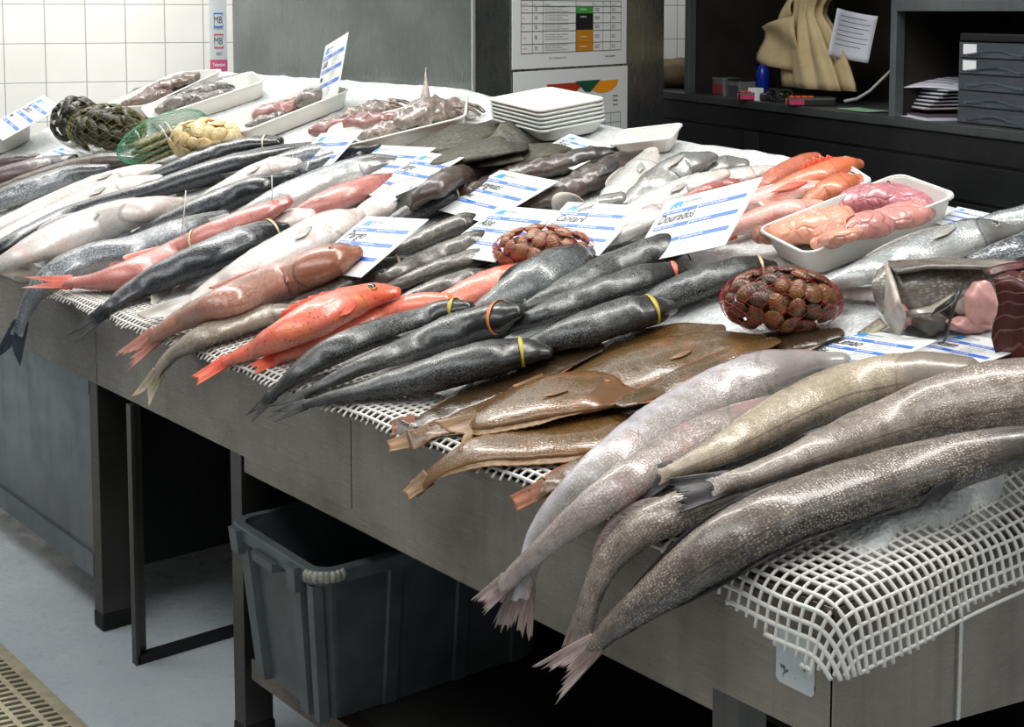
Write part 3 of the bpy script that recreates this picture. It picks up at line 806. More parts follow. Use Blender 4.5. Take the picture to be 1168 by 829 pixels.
M['bass_silver'] = fish_mat('bass_silver', '50595a', 'a3a9a7', 'd0cec8', '5a554c', 'ffffff', 0.0062, 0.75, (0.0, 0.24, 0.4, 0.7), 0.2, 0.25, hu=0.2, mottle=0.15, line=0.25)
M['brown_fish'] = fish_mat('brown_fish', '5b5148', '6d6257', '8c7f71', '4a3f38', 'cfc3b2', 0.005, 0.2, rough=0.28, mottle=0.4)
M['purple_fish'] = fish_mat('purple_fish', '3a3033', '5c4a4a', '7d6863', '2c2224', 'b9a7a2', 0.005, 0.12, rough=0.28, mottle=0.5)
M['gurnard'] = fish_mat('gurnard', 'b2645c', 'c0766c', 'd49a8e', 'a3564e', 'efc9bf', 0.004, 0.18, (0.0, 0.4, 0.6, 0.95), 0.24, 0.05, hu=0.16, mottle=0.3, gill=0.2)
M['fin_red'] = fin_mat('fin_red', 'd4705a', 'b54d3c', 'df9a84')
M['scorp'] = fish_mat('scorp', 'f0654a', 'f0745a', 'f39a84', 'ee6a48', 'ffc7a8', 0.006, 0.18, (0.0, 0.4, 0.6, 0.95), 0.28, 0.0, hu=0.24, mottle=0.2, spots=('7e3c28', 85.0, 0.75), patch=('f59a3c', 0.6), gill=0.3)
M['scorp2'] = fish_mat('scorp2', 'ec6a52', 'ee8068', 'f4ab98', 'ee7a5c', 'ffd9cc', 0.006, 0.35, (0.0, 0.4, 0.6, 0.95), 0.28, 0.0, hu=0.2, mottle=0.15, patch=('ef8a4a', 0.3), gill=0.2)
M['fin_orange'] = fin_mat('fin_orange', 'f0694e', 'd9503a', 'f47a5c')
M['snapper'] = fish_mat('snapper', '94604a', '9c6b58', 'b98d7c', '8a5138', 'e3bfae', 0.0052, 0.5, (0.0, 0.4, 0.6, 0.95), 0.26, 0.08, hu=0.22, mottle=0.35)
M['fin_snap'] = fin_mat('fin_snap', 'b97e70', '8a5248', 'c99485')
M['tan_fish'] = fish_mat('tan_fish', '857b6b', '8d8373', '463f37', '4c433b', 'd8cdb6', 0.0045, 0.4, (0.0, 0.38, 0.52, 0.8), 0.27, 0.1, hu=0.2, mottle=0.35, line=0.3)
M['monk'] = fish_mat('monk', '463a33', '55473e', '2e2622', '251e1b', '9a8878', 0.008, 0.12, (0.0, 0.4, 0.55, 0.8), 0.3, 0.0, hu=0.3, mottle=0.65, mscale=22, gill=0.0, patch=('7a4f45', 0.35))
M['bream'] = fish_mat('bream', '5f605d', '9f9e99', 'cfccc5', '777671', 'f4f4f0', 0.0055, 0.5, (0.0, 0.30, 0.5, 0.8), 0.24, 0.2, hu=0.24, mottle=0.2)
M['bream_white'] = fish_mat('bream_white', '8f908c', 'c6c3bd', 'dcd7d0', 'c9c4bc', 'ffffff', 0.0055, 0.35, (0.0, 0.26, 0.42, 0.7), 0.24, 0.15, hu=0.24, mottle=0.12, patch=('e0bdb0', 0.2))
M['fin_grey'] = fin_mat('fin_grey', 'b4b0a8', '8d8982', 'c9c3b8')
M['flat'] = fish_mat('flat', '54401f', '664a2a', '6e5433', '5c4424', 'b98f5d', 0.007, 0.15, (0.0, 0.4, 0.6, 0.95), 0.2, 0.0, hu=0.16, mottle=0.5, mscale=26, patch=('94602e', 0.35), gill=0.25, line=0.25)
M['flat_gold'] = fish_mat('flat_gold', '664a28', '7c5b32', '7c5a38', '744c26', 'd2a872', 0.007, 0.15, (0.0, 0.4, 0.6, 0.95), 0.18, 0.0, hu=0.16, mottle=0.45, mscale=26, patch=('a0683a', 0.4), gill=0.25, line=0.3)
M['flat_dark'] = fish_mat('flat_dark', '3e3020', '4a3a28', '52402d', '443422', '93785a', 0.007, 0.12, (0.0, 0.4, 0.6, 0.95), 0.2, 0.0, hu=0.16, mottle=0.5, gill=0.15, line=0.3)
M['fin_flat'] = fin_mat('fin_flat', '8a6a46', '6a4d30', 'b08a64'); M['fin_flat_red'] = fin_mat('fin_flat_red', 'a0603f', '7a452e', 'b5744f')
M['turbot'] = fish_mat('turbot', '2e2b20', '393524', '423d2b', '27251b', '87805a', 0.011, 0.35, (0.0, 0.4, 0.6, 0.95), 0.55, 0.0, hu=0.1, mottle=0.7, mscale=45, gill=0.0, bump=0.9, coat=0.05, spots=('1e1d15', 60.0, 0.55))
M['fin_turbot'] = fin_mat('fin_turbot', '5a563f', '3a3828')
BY = simple('yellow_band', 'b9a42e', 0.45); BO = simple('orange_band', 'cf7a3e', 0.45); BG = simple('olive_band', 'a9b26a', 0.45); BC = simple('clear_band', 'c9b98e', 0.3)
BR_ = simple('red_band', 'd6705a', 0.45)

GM = 'dark meagres with banded heads'
# --- far left: long fish lying off the left edge of the picture
def FL(kind, label, pts, mat, **kw): return make_fish(kind, pts, mat, label=label, **kw)
FL('dark_fish', 'small dark fish farthest left beside the white tray at the wall', [(42, 179, 4), (15, 183, 7), (-15, 188, 8), (-50, 194, 6)], 'purple_fish', fmat='fin_dark', tail='auto')
FL('purple_brown_fish', 'purplish brown fish below the price card near the mussels', [(84, 181, 5), (50, 188, 10), (20, 197, 12), (-10, 206, 11), (-50, 218, 6)], 'purple_fish', fmat='fin_dark', tail='auto')
FL('brown_fish', 'plain brown fish with its head under the green net bag', [(152, 182, 6), (125, 183, 10), (95, 188, 10), (60, 197, 9), (20, 210, 8), (-20, 224, 5)], 'brown_fish', fmat='fin_dark', tail='auto')
FL('sea_bass', 'olive grey scaly bass behind the two white-bellied ones on the far left', [(120, 192, 5), (90, 197, 10), (60, 206, 12), (30, 217, 13), (0, 228, 12), (-40, 243, 7)], 'bass_scale', roll=0.3, fmat='fin_dark', tail='auto')
FL('dark_bass', 'long black fish topmost beside the yellow clam bag, thin band round its head', [(317, 162, 6), (300, 164, 10), (260, 171, 11), (220, 184, 11), (190, 197, 9), (160, 208, 6), (130, 218, 3)], 'meagre_blk', fmat='fin_blue', tail='auto', band=(0.07, BC, 0.006, 'clear band round the head'))
FL('sea_bass', 'white-bellied bass on the far left, its back edge grey', [(180, 192, 5), (160, 196, 9), (140, 202, 11), (100, 214, 11), (60, 230, 10), (20, 248, 9), (-20, 266, 5)], 'bass_white', roll=-0.9, fmat='fin_grey', tail='auto', fins=(('leaf', 'pectoral_fin', 0.24, 0.5, 0.06, 0.03),))
FL('sea_bass', 'plump white bass just left of the black bass, belly to the front', [(179, 206, 7), (150, 214, 14), (110, 226, 15), (70, 243, 14), (30, 260, 12), (0, 273, 9), (-30, 285, 5)], 'bass_white', roll=-1.1, fmat='fin_grey', tail='auto', fins=(('leaf', 'pectoral_fin', 0.26, 0.6, 0.07, 0.035),))
FL('dark_bass', 'very long black fish between the two rows of white-bellied bass', [(352, 167, 5), (310, 176, 10), (260, 190, 13), (215, 204, 13), (180, 215, 11), (130, 229, 10), (80, 244, 10), (40, 262, 10), (0, 283, 9), (-30, 297, 6)], 'meagre_blk', fmat='fin_blue', tail='auto')
FL('sea_bass', 'grey scaly bass lying between black fish behind a pale head', [(402, 167, 7), (375, 171, 10), (345, 178, 11), (310, 189, 9), (280, 200, 5)], 'bass_scale', roll=0.2, fmat='fin_dark', tail='auto')
FL('sea_bass', 'white bass with a flushed open gill, squeezed among black fish', [(336, 188, 8), (315, 191, 13), (285, 203, 13), (255, 217, 10), (225, 231, 6)], 'bass_white', roll=-1.2, fmat='fin_grey', tail='auto', fins=(('leaf', 'pectoral_fin', 0.3, 0.5, 0.06, 0.03),))
FL('dark_bass', 'black fish with a blunt head just above the eyed brown-headed bass', [(429, 171, 7), (405, 177, 11), (370, 187, 11), (335, 199, 9), (300, 212, 5)], 'meagre_blk', fmat='fin_blue', tail='auto')
FL('dark_bass', 'black fish in the middle of the left heap behind the white tag stick', [(330, 203, 7), (300, 211, 13), (260, 226, 15), (220, 242, 14), (180, 260, 11), (150, 273, 7)], 'meagre_blk', fmat='fin_blue', tail='auto', roll=-0.2)
FL('sea_bass', 'silver bass with a dark brown head and visible eye', [(448, 185, 7), (430, 187, 12), (405, 193, 14), (370, 206, 16), (330, 224, 17), (295, 240, 14), (262, 254, 7)], 'bass_silver', roll=-0.5, fmat='fin_grey', tail='auto', eye=(0.1, 0.35, 0.008), gu=0.2)
FL('sea_bass', 'large white-bellied bass in front of the long black fish, back grey', [(203, 230, 5), (180, 236, 13), (130, 249, 20), (85, 264, 20), (50, 279, 18), (20, 293, 13), (-10, 306, 8), (-35, 316, 5)], 'bass_white', roll=-0.75, fmat='fin_grey', tail='auto', eye=None, fins=(('leaf', 'pectoral_fin', 0.3, 0.7, 0.07, 0.03), ('strip', 'dorsal_fin', 0.4, 0.6, -0.75, 0.015, 0.7)))
FL('sea_bass', 'scaly dark bass whose forked tail hangs over the counter edge at far left', [(255, 246, 7), (220, 258, 13), (185, 272, 16), (150, 286, 18), (110, 294, 18), (75, 306, 16), (47, 326, 13), (28, 356, 8), (23, 370, 6)], 'bass_scale', roll=-0.1, fmat='fin_blue', tail=(8, 412, 15, 0.42), eye=None)
FL('pink_fish', 'pink red-headed fish lying against the silver bass', [(449, 203, 6), (425, 210, 12), (390, 224, 15), (360, 237, 13), (330, 249, 8)], 'gurnard', roll=-0.4, fmat='fin_red', tail='auto', eye=(0.1, 0.3, 0.006))
FL('sea_bass', 'white bass with a blunt pale head right of the pink fish', [(487, 211, 9), (465, 219, 16), (435, 236, 16), (405, 252, 11), (380, 264, 6)], 'bass_white', roll=-1.0, fmat='fin_grey', tail='auto')
FL('sea_bass', 'pale bass head poking out beneath the pink gurnard', [(351, 246, 8), (335, 250, 13), (300, 266, 12), (262, 285, 11), (225, 305, 9), (190, 325, 5)], 'bass_white', roll=-1.0, fmat='fin_grey', tail='auto')
FL('gurnard', 'long pink gurnard with a red forked tail lying over dark scaly fish', [(326, 231, 7), (302, 242, 12), (270, 255, 13), (240, 268, 14), (207, 285, 15), (172, 304, 17), (135, 316, 15), (104, 321, 9), (78, 322, 6)], 'gurnard', roll=-0.4, fmat='fin_red', tail=(26, 322, 6, 0.6), band=(0.41, BC, 0.008, 'clear plastic band'), fins=(('strip', 'dorsal_fin', 0.52, 0.68, -1.0, 0.05, 0.9), ('strip', 'anal_fin', 0.72, 0.84, -0.9, 0.025, 0.9)))
FL('dark_bass', 'blue-black fish with a yellowish head band and thin tail over the edge', [(322, 261, 7), (308, 264, 15), (280, 275, 19), (245, 290, 20), (205, 306, 18), (170, 322, 15), (140, 339, 10), (118, 355, 6)], 'meagre_blk', fmat='fin_dark', tail=(80, 388, 6, 0.6), band=(0.06, BC, 0.006, 'yellowish band round the head'))
FL('sea_bass', 'big white bass showing its belly and flushed gill above the brown-red snapper', [(404, 247, 9), (388, 256, 21), (355, 272, 23), (315, 292, 21), (280, 310, 18), (245, 328, 12), (218, 344, 6)], 'bass_white', roll=-1.35, fmat='fin_grey', tail='auto', fins=(('leaf', 'pectoral_fin', 0.27, 0.5, 0.08, 0.04),))
# --- row behind the orange fish
FL('dark_fish', 'dark slim fish next above the orange scorpionfish with a clear head band', [(473, 299, 7), (455, 303, 12), (420, 313, 12), (385, 327, 10), (350, 343, 9), (320, 358, 6)], 'meagre_brown', fmat='fin_dark', tail='auto', band=(0.11, BC, 0.005, 'clear band round the head'))
FL('dark_fish', 'dark blunt fish head right behind the orange scorpionfish', [(462, 324, 7), (445, 326, 10), (415, 334, 9), (385, 345, 6)], 'purple_fish', fmat='fin_dark', tail='auto')
FL('meagre', 'dark meagre with a pale green ring on its head below the brown monkfish', [(531, 221, 8), (515, 222, 14), (490, 233, 14), (460, 247, 10), (430, 262, 5)], 'meagre', fmat='fin_dark', tail='auto', band=(0.13, BG, 0.005, 'pale green band'), group=None)
FL('grey_fish', 'upper grey fish of the four stacked beside the price cards', [(552, 252, 6), (530, 254, 12), (500, 265, 11), (470, 279, 9), (440, 294, 6)], 'meagre_brown', fmat='fin_dark', tail='auto')
FL('grey_fish', 'second grey fish down of the four, its head splayed open', [(564, 273, 7), (545, 275, 13), (510, 288, 13), (470, 304, 11), (440, 317, 7)], 'meagre_brown', fmat='fin_dark', tail='auto')
FL('grey_fish', 'third grey fish down, its head touching the red net clam bag', [(572, 292, 6), (545, 294, 11), (500, 306, 10), (460, 321, 8), (430, 333, 5)], 'meagre_brown', fmat='fin_dark', tail='auto')
FL('grey_fish', 'lowest grey fish of the four, beside the orange fish', [(563, 311, 6), (535, 316, 10), (500, 329, 12), (465, 343, 10), (440, 354, 6)], 'meagre_brown', fmat='fin_dark', tail='auto')
# --- snapper, tan fish, scorpionfish
FL('tan_fish', 'grey-tan fish with a forked tail hanging over the edge below the snapper', [(346, 352, 6), (322, 356, 11), (290, 363, 14), (255, 375, 15), (225, 387, 13), (202, 400, 9), (186, 416, 7), (180, 426, 5.5)], 'tan_fish', roll=-0.5, fmat='fin_tan', tail=(160, 458, 11, 0.45), eye=None)
FL('snapper', 'brown-red snapper with its ragged tail over the counter edge', [(404, 289, 8), (392, 292, 17), (365, 303, 22), (330, 318, 23), (290, 332, 21), (250, 347, 18), (215, 362, 14), (190, 374, 10), (176, 383, 8)], 'snapper', roll=-0.6, fmat='fin_snap', tail=(133, 418, 12, 0.35), rag=0.15, eye=(0.09, 0.25, 0.008, EYE_Y), fins=(('leaf', 'pectoral_fin', 0.27, 0.9, 0.08, 0.03), ('strip', 'dorsal_fin', 0.3, 0.75, -0.9, 0.02, 0.8)))
FL('scorpionfish', 'pinkish orange fish half hidden beneath the grey banded meagre', [(600, 312, 14), (575, 319, 17), (540, 333, 17), (505, 348, 13), (475, 360, 8)], 'scorp2', roll=-0.5, fmat='fin_orange', tail='auto')
FL('scorpionfish', 'lower orange fish squeezed between the scorpionfish and dark meagres', [(508, 342, 9), (480, 347, 13), (440, 358, 15), (405, 370, 15), (365, 387, 13), (335, 400, 9), (318, 407, 6)], 'scorp2', roll=-0.5, fmat='fin_orange', tail=(288, 421, 6, 0.2), eye=None)
FL('scorpionfish', 'bright orange scorpionfish with a black eye at the front edge', [(450, 333, 6), (440, 334, 11), (417, 338, 15), (390, 348, 20), (355, 365, 22), (320, 383, 17), (291, 398, 11), (266, 408, 7), (256, 412, 6)], 'scorp', roll=-0.55, fmat='fin_orange', tail=(222, 434, 6, 0.15), eye=(0.135, 0.45, 0.013, EYE_Y), fins=(('leaf', 'pectoral_fin', 0.3, 1.2, 0.05, 0.03), ('strip', 'dorsal_fin', 0.25, 0.7, -0.7, 0.02, 0.9, 16, 0.5)), gu=0.26, gs=0.05)
# --- brown monkfish and the breams behind the cards
FL('monkfish', 'dark brown eel-like fish between two price cards', [(581, 183, 6), (555, 188, 10), (525, 199, 15), (500, 212, 14), (475, 226, 8)], 'monk', fmat='fin_dark', lump=0.004, tail='auto')
FL('monkfish', 'long brown fish behind the card with its dark nose at the turbot', [(700, 173, 6), (680, 176, 10), (640, 186, 12), (600, 196, 12), (560, 208, 9), (530, 219, 6)], 'monk', fmat='fin_dark', lump=0.004, tail='auto')
FL('monkfish', 'thick reddish brown fish lying against the silver breams', [(734, 176, 6), (712, 183, 11), (690, 196, 16), (660, 210, 15), (630, 225, 12), (600, 237, 7)], 'monk', fmat='fin_dark', lump=0.005, tail='auto', fins=(('leaf', 'pectoral_fin', 0.3, 0.8, 0.07, 0.04),))
FL('bream', 'white bream standing steeply between brown fish and grey bream', [(742, 173, 8), (736, 185, 15), (720, 206, 18), (702, 224, 15), (680, 238, 8)], 'bream_white', roll=-0.8, k=0.5, fmat='fin_grey', tail='auto', fins=(('leaf', 'pectoral_fin', 0.3, 0.3, 0.07, 0.025), ('strip', 'dorsal_fin', 0.25, 0.6, -1.0, 0.015, 0.7)))
FL('bream', 'dark-headed bream at the back by the dark drawers', [(846, 187, 7), (825, 188, 11), (800, 195, 12), (770, 207, 9)], 'bream', roll=0.1, k=0.5, fmat='fin_grey', tail='auto')
FL('bream', 'grey scaly bream with a dark fin in the middle of the bream group', [(806, 180, 8), (782, 188, 16), (755, 205, 18), (730, 224, 14), (708, 240, 7)], 'bream', roll=-0.5, k=0.5, fmat='fin_grey', tail='auto', fins=(('leaf', 'pectoral_fin', 0.2, 0.2, 0.07, 0.03),))
FL('bream', 'slim white bream behind the tilted card, nearest the orange tray', [(879, 193, 5), (850, 199, 10), (820, 208, 10), (790, 220, 6)], 'bream_white', roll=-0.8, k=0.5, fmat='fin_grey', tail='auto')
FL('bream', 'white bream lying just above the two right-hand price cards', [(823, 199, 7), (790, 212, 13), (755, 226, 14), (720, 241, 10), (695, 252, 6)], 'bream_white', roll=-0.9, k=0.5, fmat='fin_grey', tail='auto', fins=(('leaf', 'pectoral_fin', 0.3, 0.5, 0.06, 0.03),))
FL('bream', 'pale bream half covered by the tilted card, behind banded dark fish', [(775, 234, 8), (745, 246, 14), (712, 261, 14), (690, 274, 9), (668, 288, 5)], 'bream_white', roll=-0.9, k=0.5, fmat='fin_grey', tail='auto')
FL('bream', 'silver bream whose tail fin stands up between two price cards', [(706, 226, 7), (680, 236, 11), (650, 247, 9), (630, 256, 5)], 'bream', roll=-0.8, k=0.5, fmat='fin_grey', tail='auto', fins=(('strip', 'dorsal_fin', 0.5, 0.9, -0.2, 0.05, 0.3),))
# --- turbots at the back
FL('turbot', 'mottled green turbot at the left of the dark flatfish heap', [(562, 141, 5), (548, 147, 12), (520, 156, 16), (490, 164, 12), (465, 170, 6)], 'turbot', k=0.16, fmat='fin_turbot', lump=0.002)
FL('turbot', 'dark turbot standing tallest against the stack of white trays', [(622, 137, 9), (612, 145, 19), (590, 156, 22), (562, 168, 14), (540, 176, 7)], 'turbot', k=0.16, fmat='fin_turbot', lump=0.002, tilt=0.35)
FL('turbot', 'slim dark turbot lying along the back of the brown fish', [(657, 170, 5), (625, 172, 10), (585, 178, 10), (550, 184, 6)], 'turbot', k=0.2, fmat='fin_turbot', lump=0.002)
FL('turbot', 'green-brown turbot nearest the price cards, half under the others', [(590, 168, 6), (560, 170, 11), (525, 176, 12), (495, 182, 7)], 'turbot', k=0.2, fmat='fin_turbot', lump=0.002)

# --- brown flatfish
FF = dict(k=0.17, cat='fish', gs=0.0, pw=0.9)
FR = (('strip', 'dorsal_fin', 0.1, 0.95, -1.62, 0.016, 0.3, 40, 0.12), ('strip', 'anal_fin', 0.14, 0.95, 1.62, 0.016, 0.3, 40, 0.12))
FL('flounder', 'dark brown flatfish partly under the red net clam bag', [(953, 380, 6), (925, 384, 12), (885, 391, 15), (845, 400, 12), (815, 410, 7)], 'flat_dark', fmat='fin_flat', tail='auto', fins=FR, **FF)
FL('flounder', 'brown flatfish farthest back on the ice, below the rear yellow-banded meagre', [(818, 376, 6), (780, 380, 12), (740, 390, 16), (700, 404, 16), (660, 422, 12), (630, 436, 7)], 'flat', fmat='fin_flat', tail='auto', fins=FR, **FF)
FL('flounder', 'dark flatfish below the front meagre, reddish tail on the white mat', [(678, 397, 7), (645, 408, 13), (600, 425, 17), (560, 444, 16), (520, 463, 11), (486, 479, 7), (470, 484, 5)], 'flat_dark', fmat='fin_flat_red', tail=(446, 488, 8, 0.1), fins=FR, **FF)
FL('flounder', 'largest brown flatfish, lying broad across the middle of the flatfish', [(862, 389, 8), (825, 394, 16), (765, 408, 25), (700, 430, 27), (645, 453, 20), (600, 470, 11), (570, 481, 6)], 'flat', fmat='fin_flat', tail='auto', fins=FR+(('leaf', 'pectoral_fin', 0.25, 0.3, 0.05, 0.02),), **FF)
FL('flounder', 'front flatfish with its tail bent down over the counter edge', [(765, 470, 12), (705, 486, 20), (655, 496, 24), (600, 504, 20), (550, 512, 15), (516, 525, 10), (494, 540, 7), (486, 548, 6)], 'flat_gold', fmat='fin_flat', tail=(463, 565, 6, 0.08), eye=(0.1, -0.3, 0.006, EYE_Y), fins=FR, **FF)
FL('flounder', 'golden brown flatfish with its square tail sticking over the edge', [(712, 452, 12), (685, 448, 22), (640, 450, 25), (590, 462, 21), (540, 477, 14), (503, 490, 8), (488, 496, 6)], 'flat_gold', fmat='fin_flat', tail=(443, 509, 6, 0.05), eye=(0.1, -0.4, 0.006, EYE_Y), fins=FR+(('leaf', 'pectoral_fin', 0.25, 0.3, 0.05, 0.03),), **FF)
FL('flounder', 'narrow brown flatfish with a red underside edge lying over the others', [(882, 389, 5), (845, 402, 10), (790, 426, 12), (742, 448, 10), (708, 461, 5)], 'flat', fmat='fin_flat_red', tail=None, fins=FR, **FF)
FL('flounder', 'flatfish hidden under the hake, only its orange-brown tail showing', [(700, 520, 12), (665, 535, 14), (640, 546, 10), (622, 556, 7)], 'flat', fmat='fin_flat_red', tail=(586, 574, 9, 0.05), fins=FR, **FF)

# --- dark meagres, middle and front
FL('meagre', 'pale grey meagre lying steeply with its tail under the banded ones', [(667, 289, 9), (650, 296, 21), (620, 315, 27), (585, 337, 23), (553, 355, 15), (525, 371, 8)], 'meagre_grey', roll=-0.2, fmat='fin_dark', tail='auto', cat='fish', fins=(('strip', 'dorsal_fin', 0.3, 0.6, -0.8, 0.012, 0.8),))
FL('meagre', 'dark meagre farthest back of the middle row, below the tilted card', [(781, 277, 8), (765, 281, 17), (735, 291, 18), (700, 305, 18), (665, 320, 16), (630, 338, 13), (600, 352, 8)], 'meagre', roll=0.0, fmat='fin_dark', tail='auto', nose=0.6)
FL('meagre', 'dark meagre with an orange-red band, second of the middle row', [(779, 309, 6), (765, 309, 11), (735, 318, 17), (690, 332, 17), (640, 350, 14), (600, 366, 10), (568, 380, 6)], 'meagre', fmat='fin_dark', tail='auto', band=(0.05, BR_, 0.009, 'orange-red band round the nose'), nose=0.8)
FL('meagre', 'dark meagre lying alone on the ice beside the red net clam bag', [(880, 303, 6), (860, 304, 13), (820, 315, 18), (780, 330, 18), (745, 345, 14), (715, 357, 8)], 'meagre', fmat='fin_dark', tail='auto', band=(0.08, BC, 0.005, 'pale band'))
FL('meagre', 'dark meagre with a yellow band resting above the brown flounders', [(766, 350, 7), (752, 352, 15), (720, 358, 20), (670, 374, 20), (630, 387, 15), (595, 400, 9), (565, 412, 6)], 'meagre', fmat='fin_dark', tail='auto', band=(0.115, BY, 0.007, 'yellow band round the head'), nose=0.5)
FL('meagre', 'dark meagre with a narrow yellow band next to the orange fish, tail hanging', [(533, 350, 7), (512, 353, 12), (473, 366, 14), (420, 383, 16), (370, 405, 16), (337, 427, 11), (317, 445, 7), (308, 453, 5)], 'meagre', fmat='fin_dark', tail=(284, 477, 5, 0.5), band=(0.06, BY, 0.008, 'yellow band round the head'))
FL('meagre', 'dark meagre with an orange head band between the two yellow-banded ones', [(588, 356, 9), (572, 361, 18), (540, 371, 20), (509, 381, 20), (460, 400, 14), (420, 415, 11), (380, 433, 8), (350, 449, 5)], 'meagre', fmat='fin_dark', tail=(305, 470, 6, 0.5), band=(0.075, BO, 0.007, 'orange band round the head'))
FL('meagre', 'frontmost dark meagre with a broad yellow band resting on the flatfish', [(623, 401, 7), (610, 401, 14), (587, 403, 18), (545, 412, 22), (487, 429, 20), (430, 442, 13), (400, 449, 9), (372, 455, 6.5), (345, 462, 5)], 'meagre', fmat='fin_dark', tail=(312, 475, 6, 0.5), band=(0.10, BY, 0.007, 'yellow band round the head'))

# --- hake at the near end
FL('hake', 'pale lilac-grey hake farthest left of the hake, tail hanging straight down', [(960, 413, 11), (932, 414, 15), (905, 419, 22), (865, 432, 31), (800, 463, 33), (740, 500, 32), (683, 543, 28), (642, 581, 22), (617, 613, 17), (604, 645, 12), (597, 668, 10)], 'hake_pale', roll=-0.5, k=0.75, fmat='fin_hake_pink', tail=(582, 728, 25, 0.1), rag=0.16, smooth=5.0, gs=0.012)
FL('hake', 'pinkish mottled hake lying beneath the others, tail crossing the hanging one', [(900, 462, 16), (840, 484, 24), (770, 517, 26), (700, 560, 22), (642, 605, 16), (602, 640, 11), (575, 666, 9)], 'hake_pink', roll=-0.2, k=0.75, fmat='fin_hake_pink', tail=(543, 694, 11, 0.15), rag=0.12, smooth=5.0, gs=0.012)
FL('hake', 'brown hake bent down over the edge between two other hanging tails', [(960, 515, 14), (910, 532, 20), (850, 556, 23), (790, 577, 23), (735, 601, 22), (700, 632, 17), (681, 664, 14), (668, 700, 12)], 'hake_brown', roll=-0.3, k=0.75, fmat='fin_hake', tail=(652, 752, 15, 0.1), rag=0.12, smooth=5.0, gs=0.012, fins=(('strip', 'dorsal_fin', 0.55, 0.85, -1.2, 0.02, 0.6),))
FL('hake', 'cream-coloured hake lying across the pale one, with a black tail fin', [(1100, 428, 22), (1055, 428, 27), (1000, 436, 30), (940, 454, 29), (880, 482, 25), (825, 512, 18), (785, 530, 12), (765, 538, 9)], 'hake_cream', roll=-0.4, k=0.75, fmat='fin_hake_dark', tail=(708, 563, 21, 0.1), rag=0.08, smooth=5.0, gs=0.012)
FL('hake', 'thick grey-brown hake running off the right edge above the frontmost one', [(1345, 470, 12), (1315, 464, 24), (1260, 453, 35), (1210, 448, 40), (1165, 450, 43), (1110, 458, 41), (1050, 472, 34), (985, 495, 27), (925, 517, 20), (870, 538, 14), (828, 551, 11)], 'hake_brown', roll=-0.3, k=0.75, fmat='fin_hake_dark', tail=(766, 566, 20, 0.1), rag=0.08, smooth=5.0, gs=0.012)
FL('hake', 'frontmost large hake with a dark head and pink forked tail hanging over the edge', [(1300, 484, 8), (1270, 488, 14), (1225, 496, 18), (1180, 504, 21), (1130, 516, 27), (1060, 534, 33), (985, 556, 36), (930, 574, 36), (870, 597, 35), (805, 636, 33), (755, 672, 25), (716, 702, 17), (690, 724, 12), (672, 741, 10)], 'hake_dark', roll=-0.5, k=0.75, fmat='fin_hake_dark', tail=(618, 783, 24, 0.42), rag=0.1, smooth=5.0, gs=0.012, tailmat='fin_hake_pink', fins=(('leaf', 'pectoral_fin', 0.33, 1.55, 0.09, 0.03), ('strip', 'dorsal_fin', 0.55, 0.9, -0.7, 0.010, 0.9), ('strip', 'anal_fin', 0.45, 0.85, 2.0, 0.012, 0.9)))
# ------------------------------------------------------------------ foam trays
def rot_cols(x, y, z): return Matrix((Vector(x), Vector(y), Vector(z))).transposed()
SLN = np.array([0, -S2, 1.0]); SLN /= np.linalg.norm(SLN)
def foam_tray(label, quad, h, group=None, lift=None, flare=0.022, name='foam_tray', stack=1, tilt=SLN, cat='tray', fill=0.007):
    """quad: far-left, far-right, near-right, near-left corners of the rim in px"""
    L = h+ICE if lift is None else lift
    L = L+0.012*(stack-1)
    q = [top_pt(a, b, L) for a, b in quad]
    c = sum(q)/4; xl = (q[1]-q[0]+q[2]-q[3])/2; yl = (q[0]-q[3]+q[1]-q[2])/2
    z = tilt; x = xl-(xl@z)*z; lx = np.linalg.norm(x); x = x/lx; y = np.cross(z, x); ly = abs(yl@y)
    m = rot_cols(x, y, z)
    out = []
    for k in range(stack):
        o = c-z*(h+0.012*(stack-1))+z*0.012*k
        t = thing(name, label if stack == 1 else label[k], cat, o, m, group)
        hx, hy = lx/2, ly/2; r = min(hx, hy)*0.28
        b = tub(MB(), [(hx-flare-0.006, hy-flare-0.006, r, 0), (hx-flare, hy-flare, r, 0.005), (hx-0.006, hy-0.006, r, h-0.004), (hx, hy, r, h-0.003), (hx, hy, r, h), (hx-0.008, hy-0.008, r, h), (hx-flare-0.006, hy-flare-0.006, r, fill), (hx-flare-0.012, hy-flare-0.012, r, fill-0.001)])
        bo = b.build('tub', M['foam'], t, True)
        bo.data.polygons.foreach_set('use_smooth', [len(p.vertices) == 4 for p in bo.data.polygons])
        md = bo.modifiers.new('split', 'EDGE_SPLIT'); md.split_angle = math.radians(38)
        rm = MB(); pts = [(px_, py_, h) for px_, py_ in rrect(hx-0.003, hy-0.003, r, 6)]; pts.append(pts[0]); rm.tube(np.array(pts), 0.0042, 6)
        rm.build('rim', M['foam'], t, True)
        out.append(t)
    # let things rest inside
    for a in np.linspace(-hx-0.0, hx, int(lx/0.004)):
        for b_ in np.linspace(-hy, hy, int(ly/0.004)):
            inside = abs(a) < hx-flare-0.004 and abs(b_) < hy-flare-0.004
            p = c-z*h+x*a+y*b_+z*(fill+0.002 if inside else h*0.3)
            i = int(round((p[0]-GX0)/GR)); j = int(round((p[1]-GY0)/GR))
            if 0 <= i < NX and 0 <= j < NY:
                HF[i, j] = p[2] if inside else max(HF[i, j], p[2])
    return out[0] if stack == 1 else out
foam_tray('white foam tray at the far left edge with a price card leaning on it', [(-70, 148), (8, 143), (30, 152), (-52, 166)], 0.075)
foam_tray('white foam tray farthest back against the tiled wall, holding brown squid', [(118, 118), (214, 80), (244, 82), (160, 128)], 0.06)
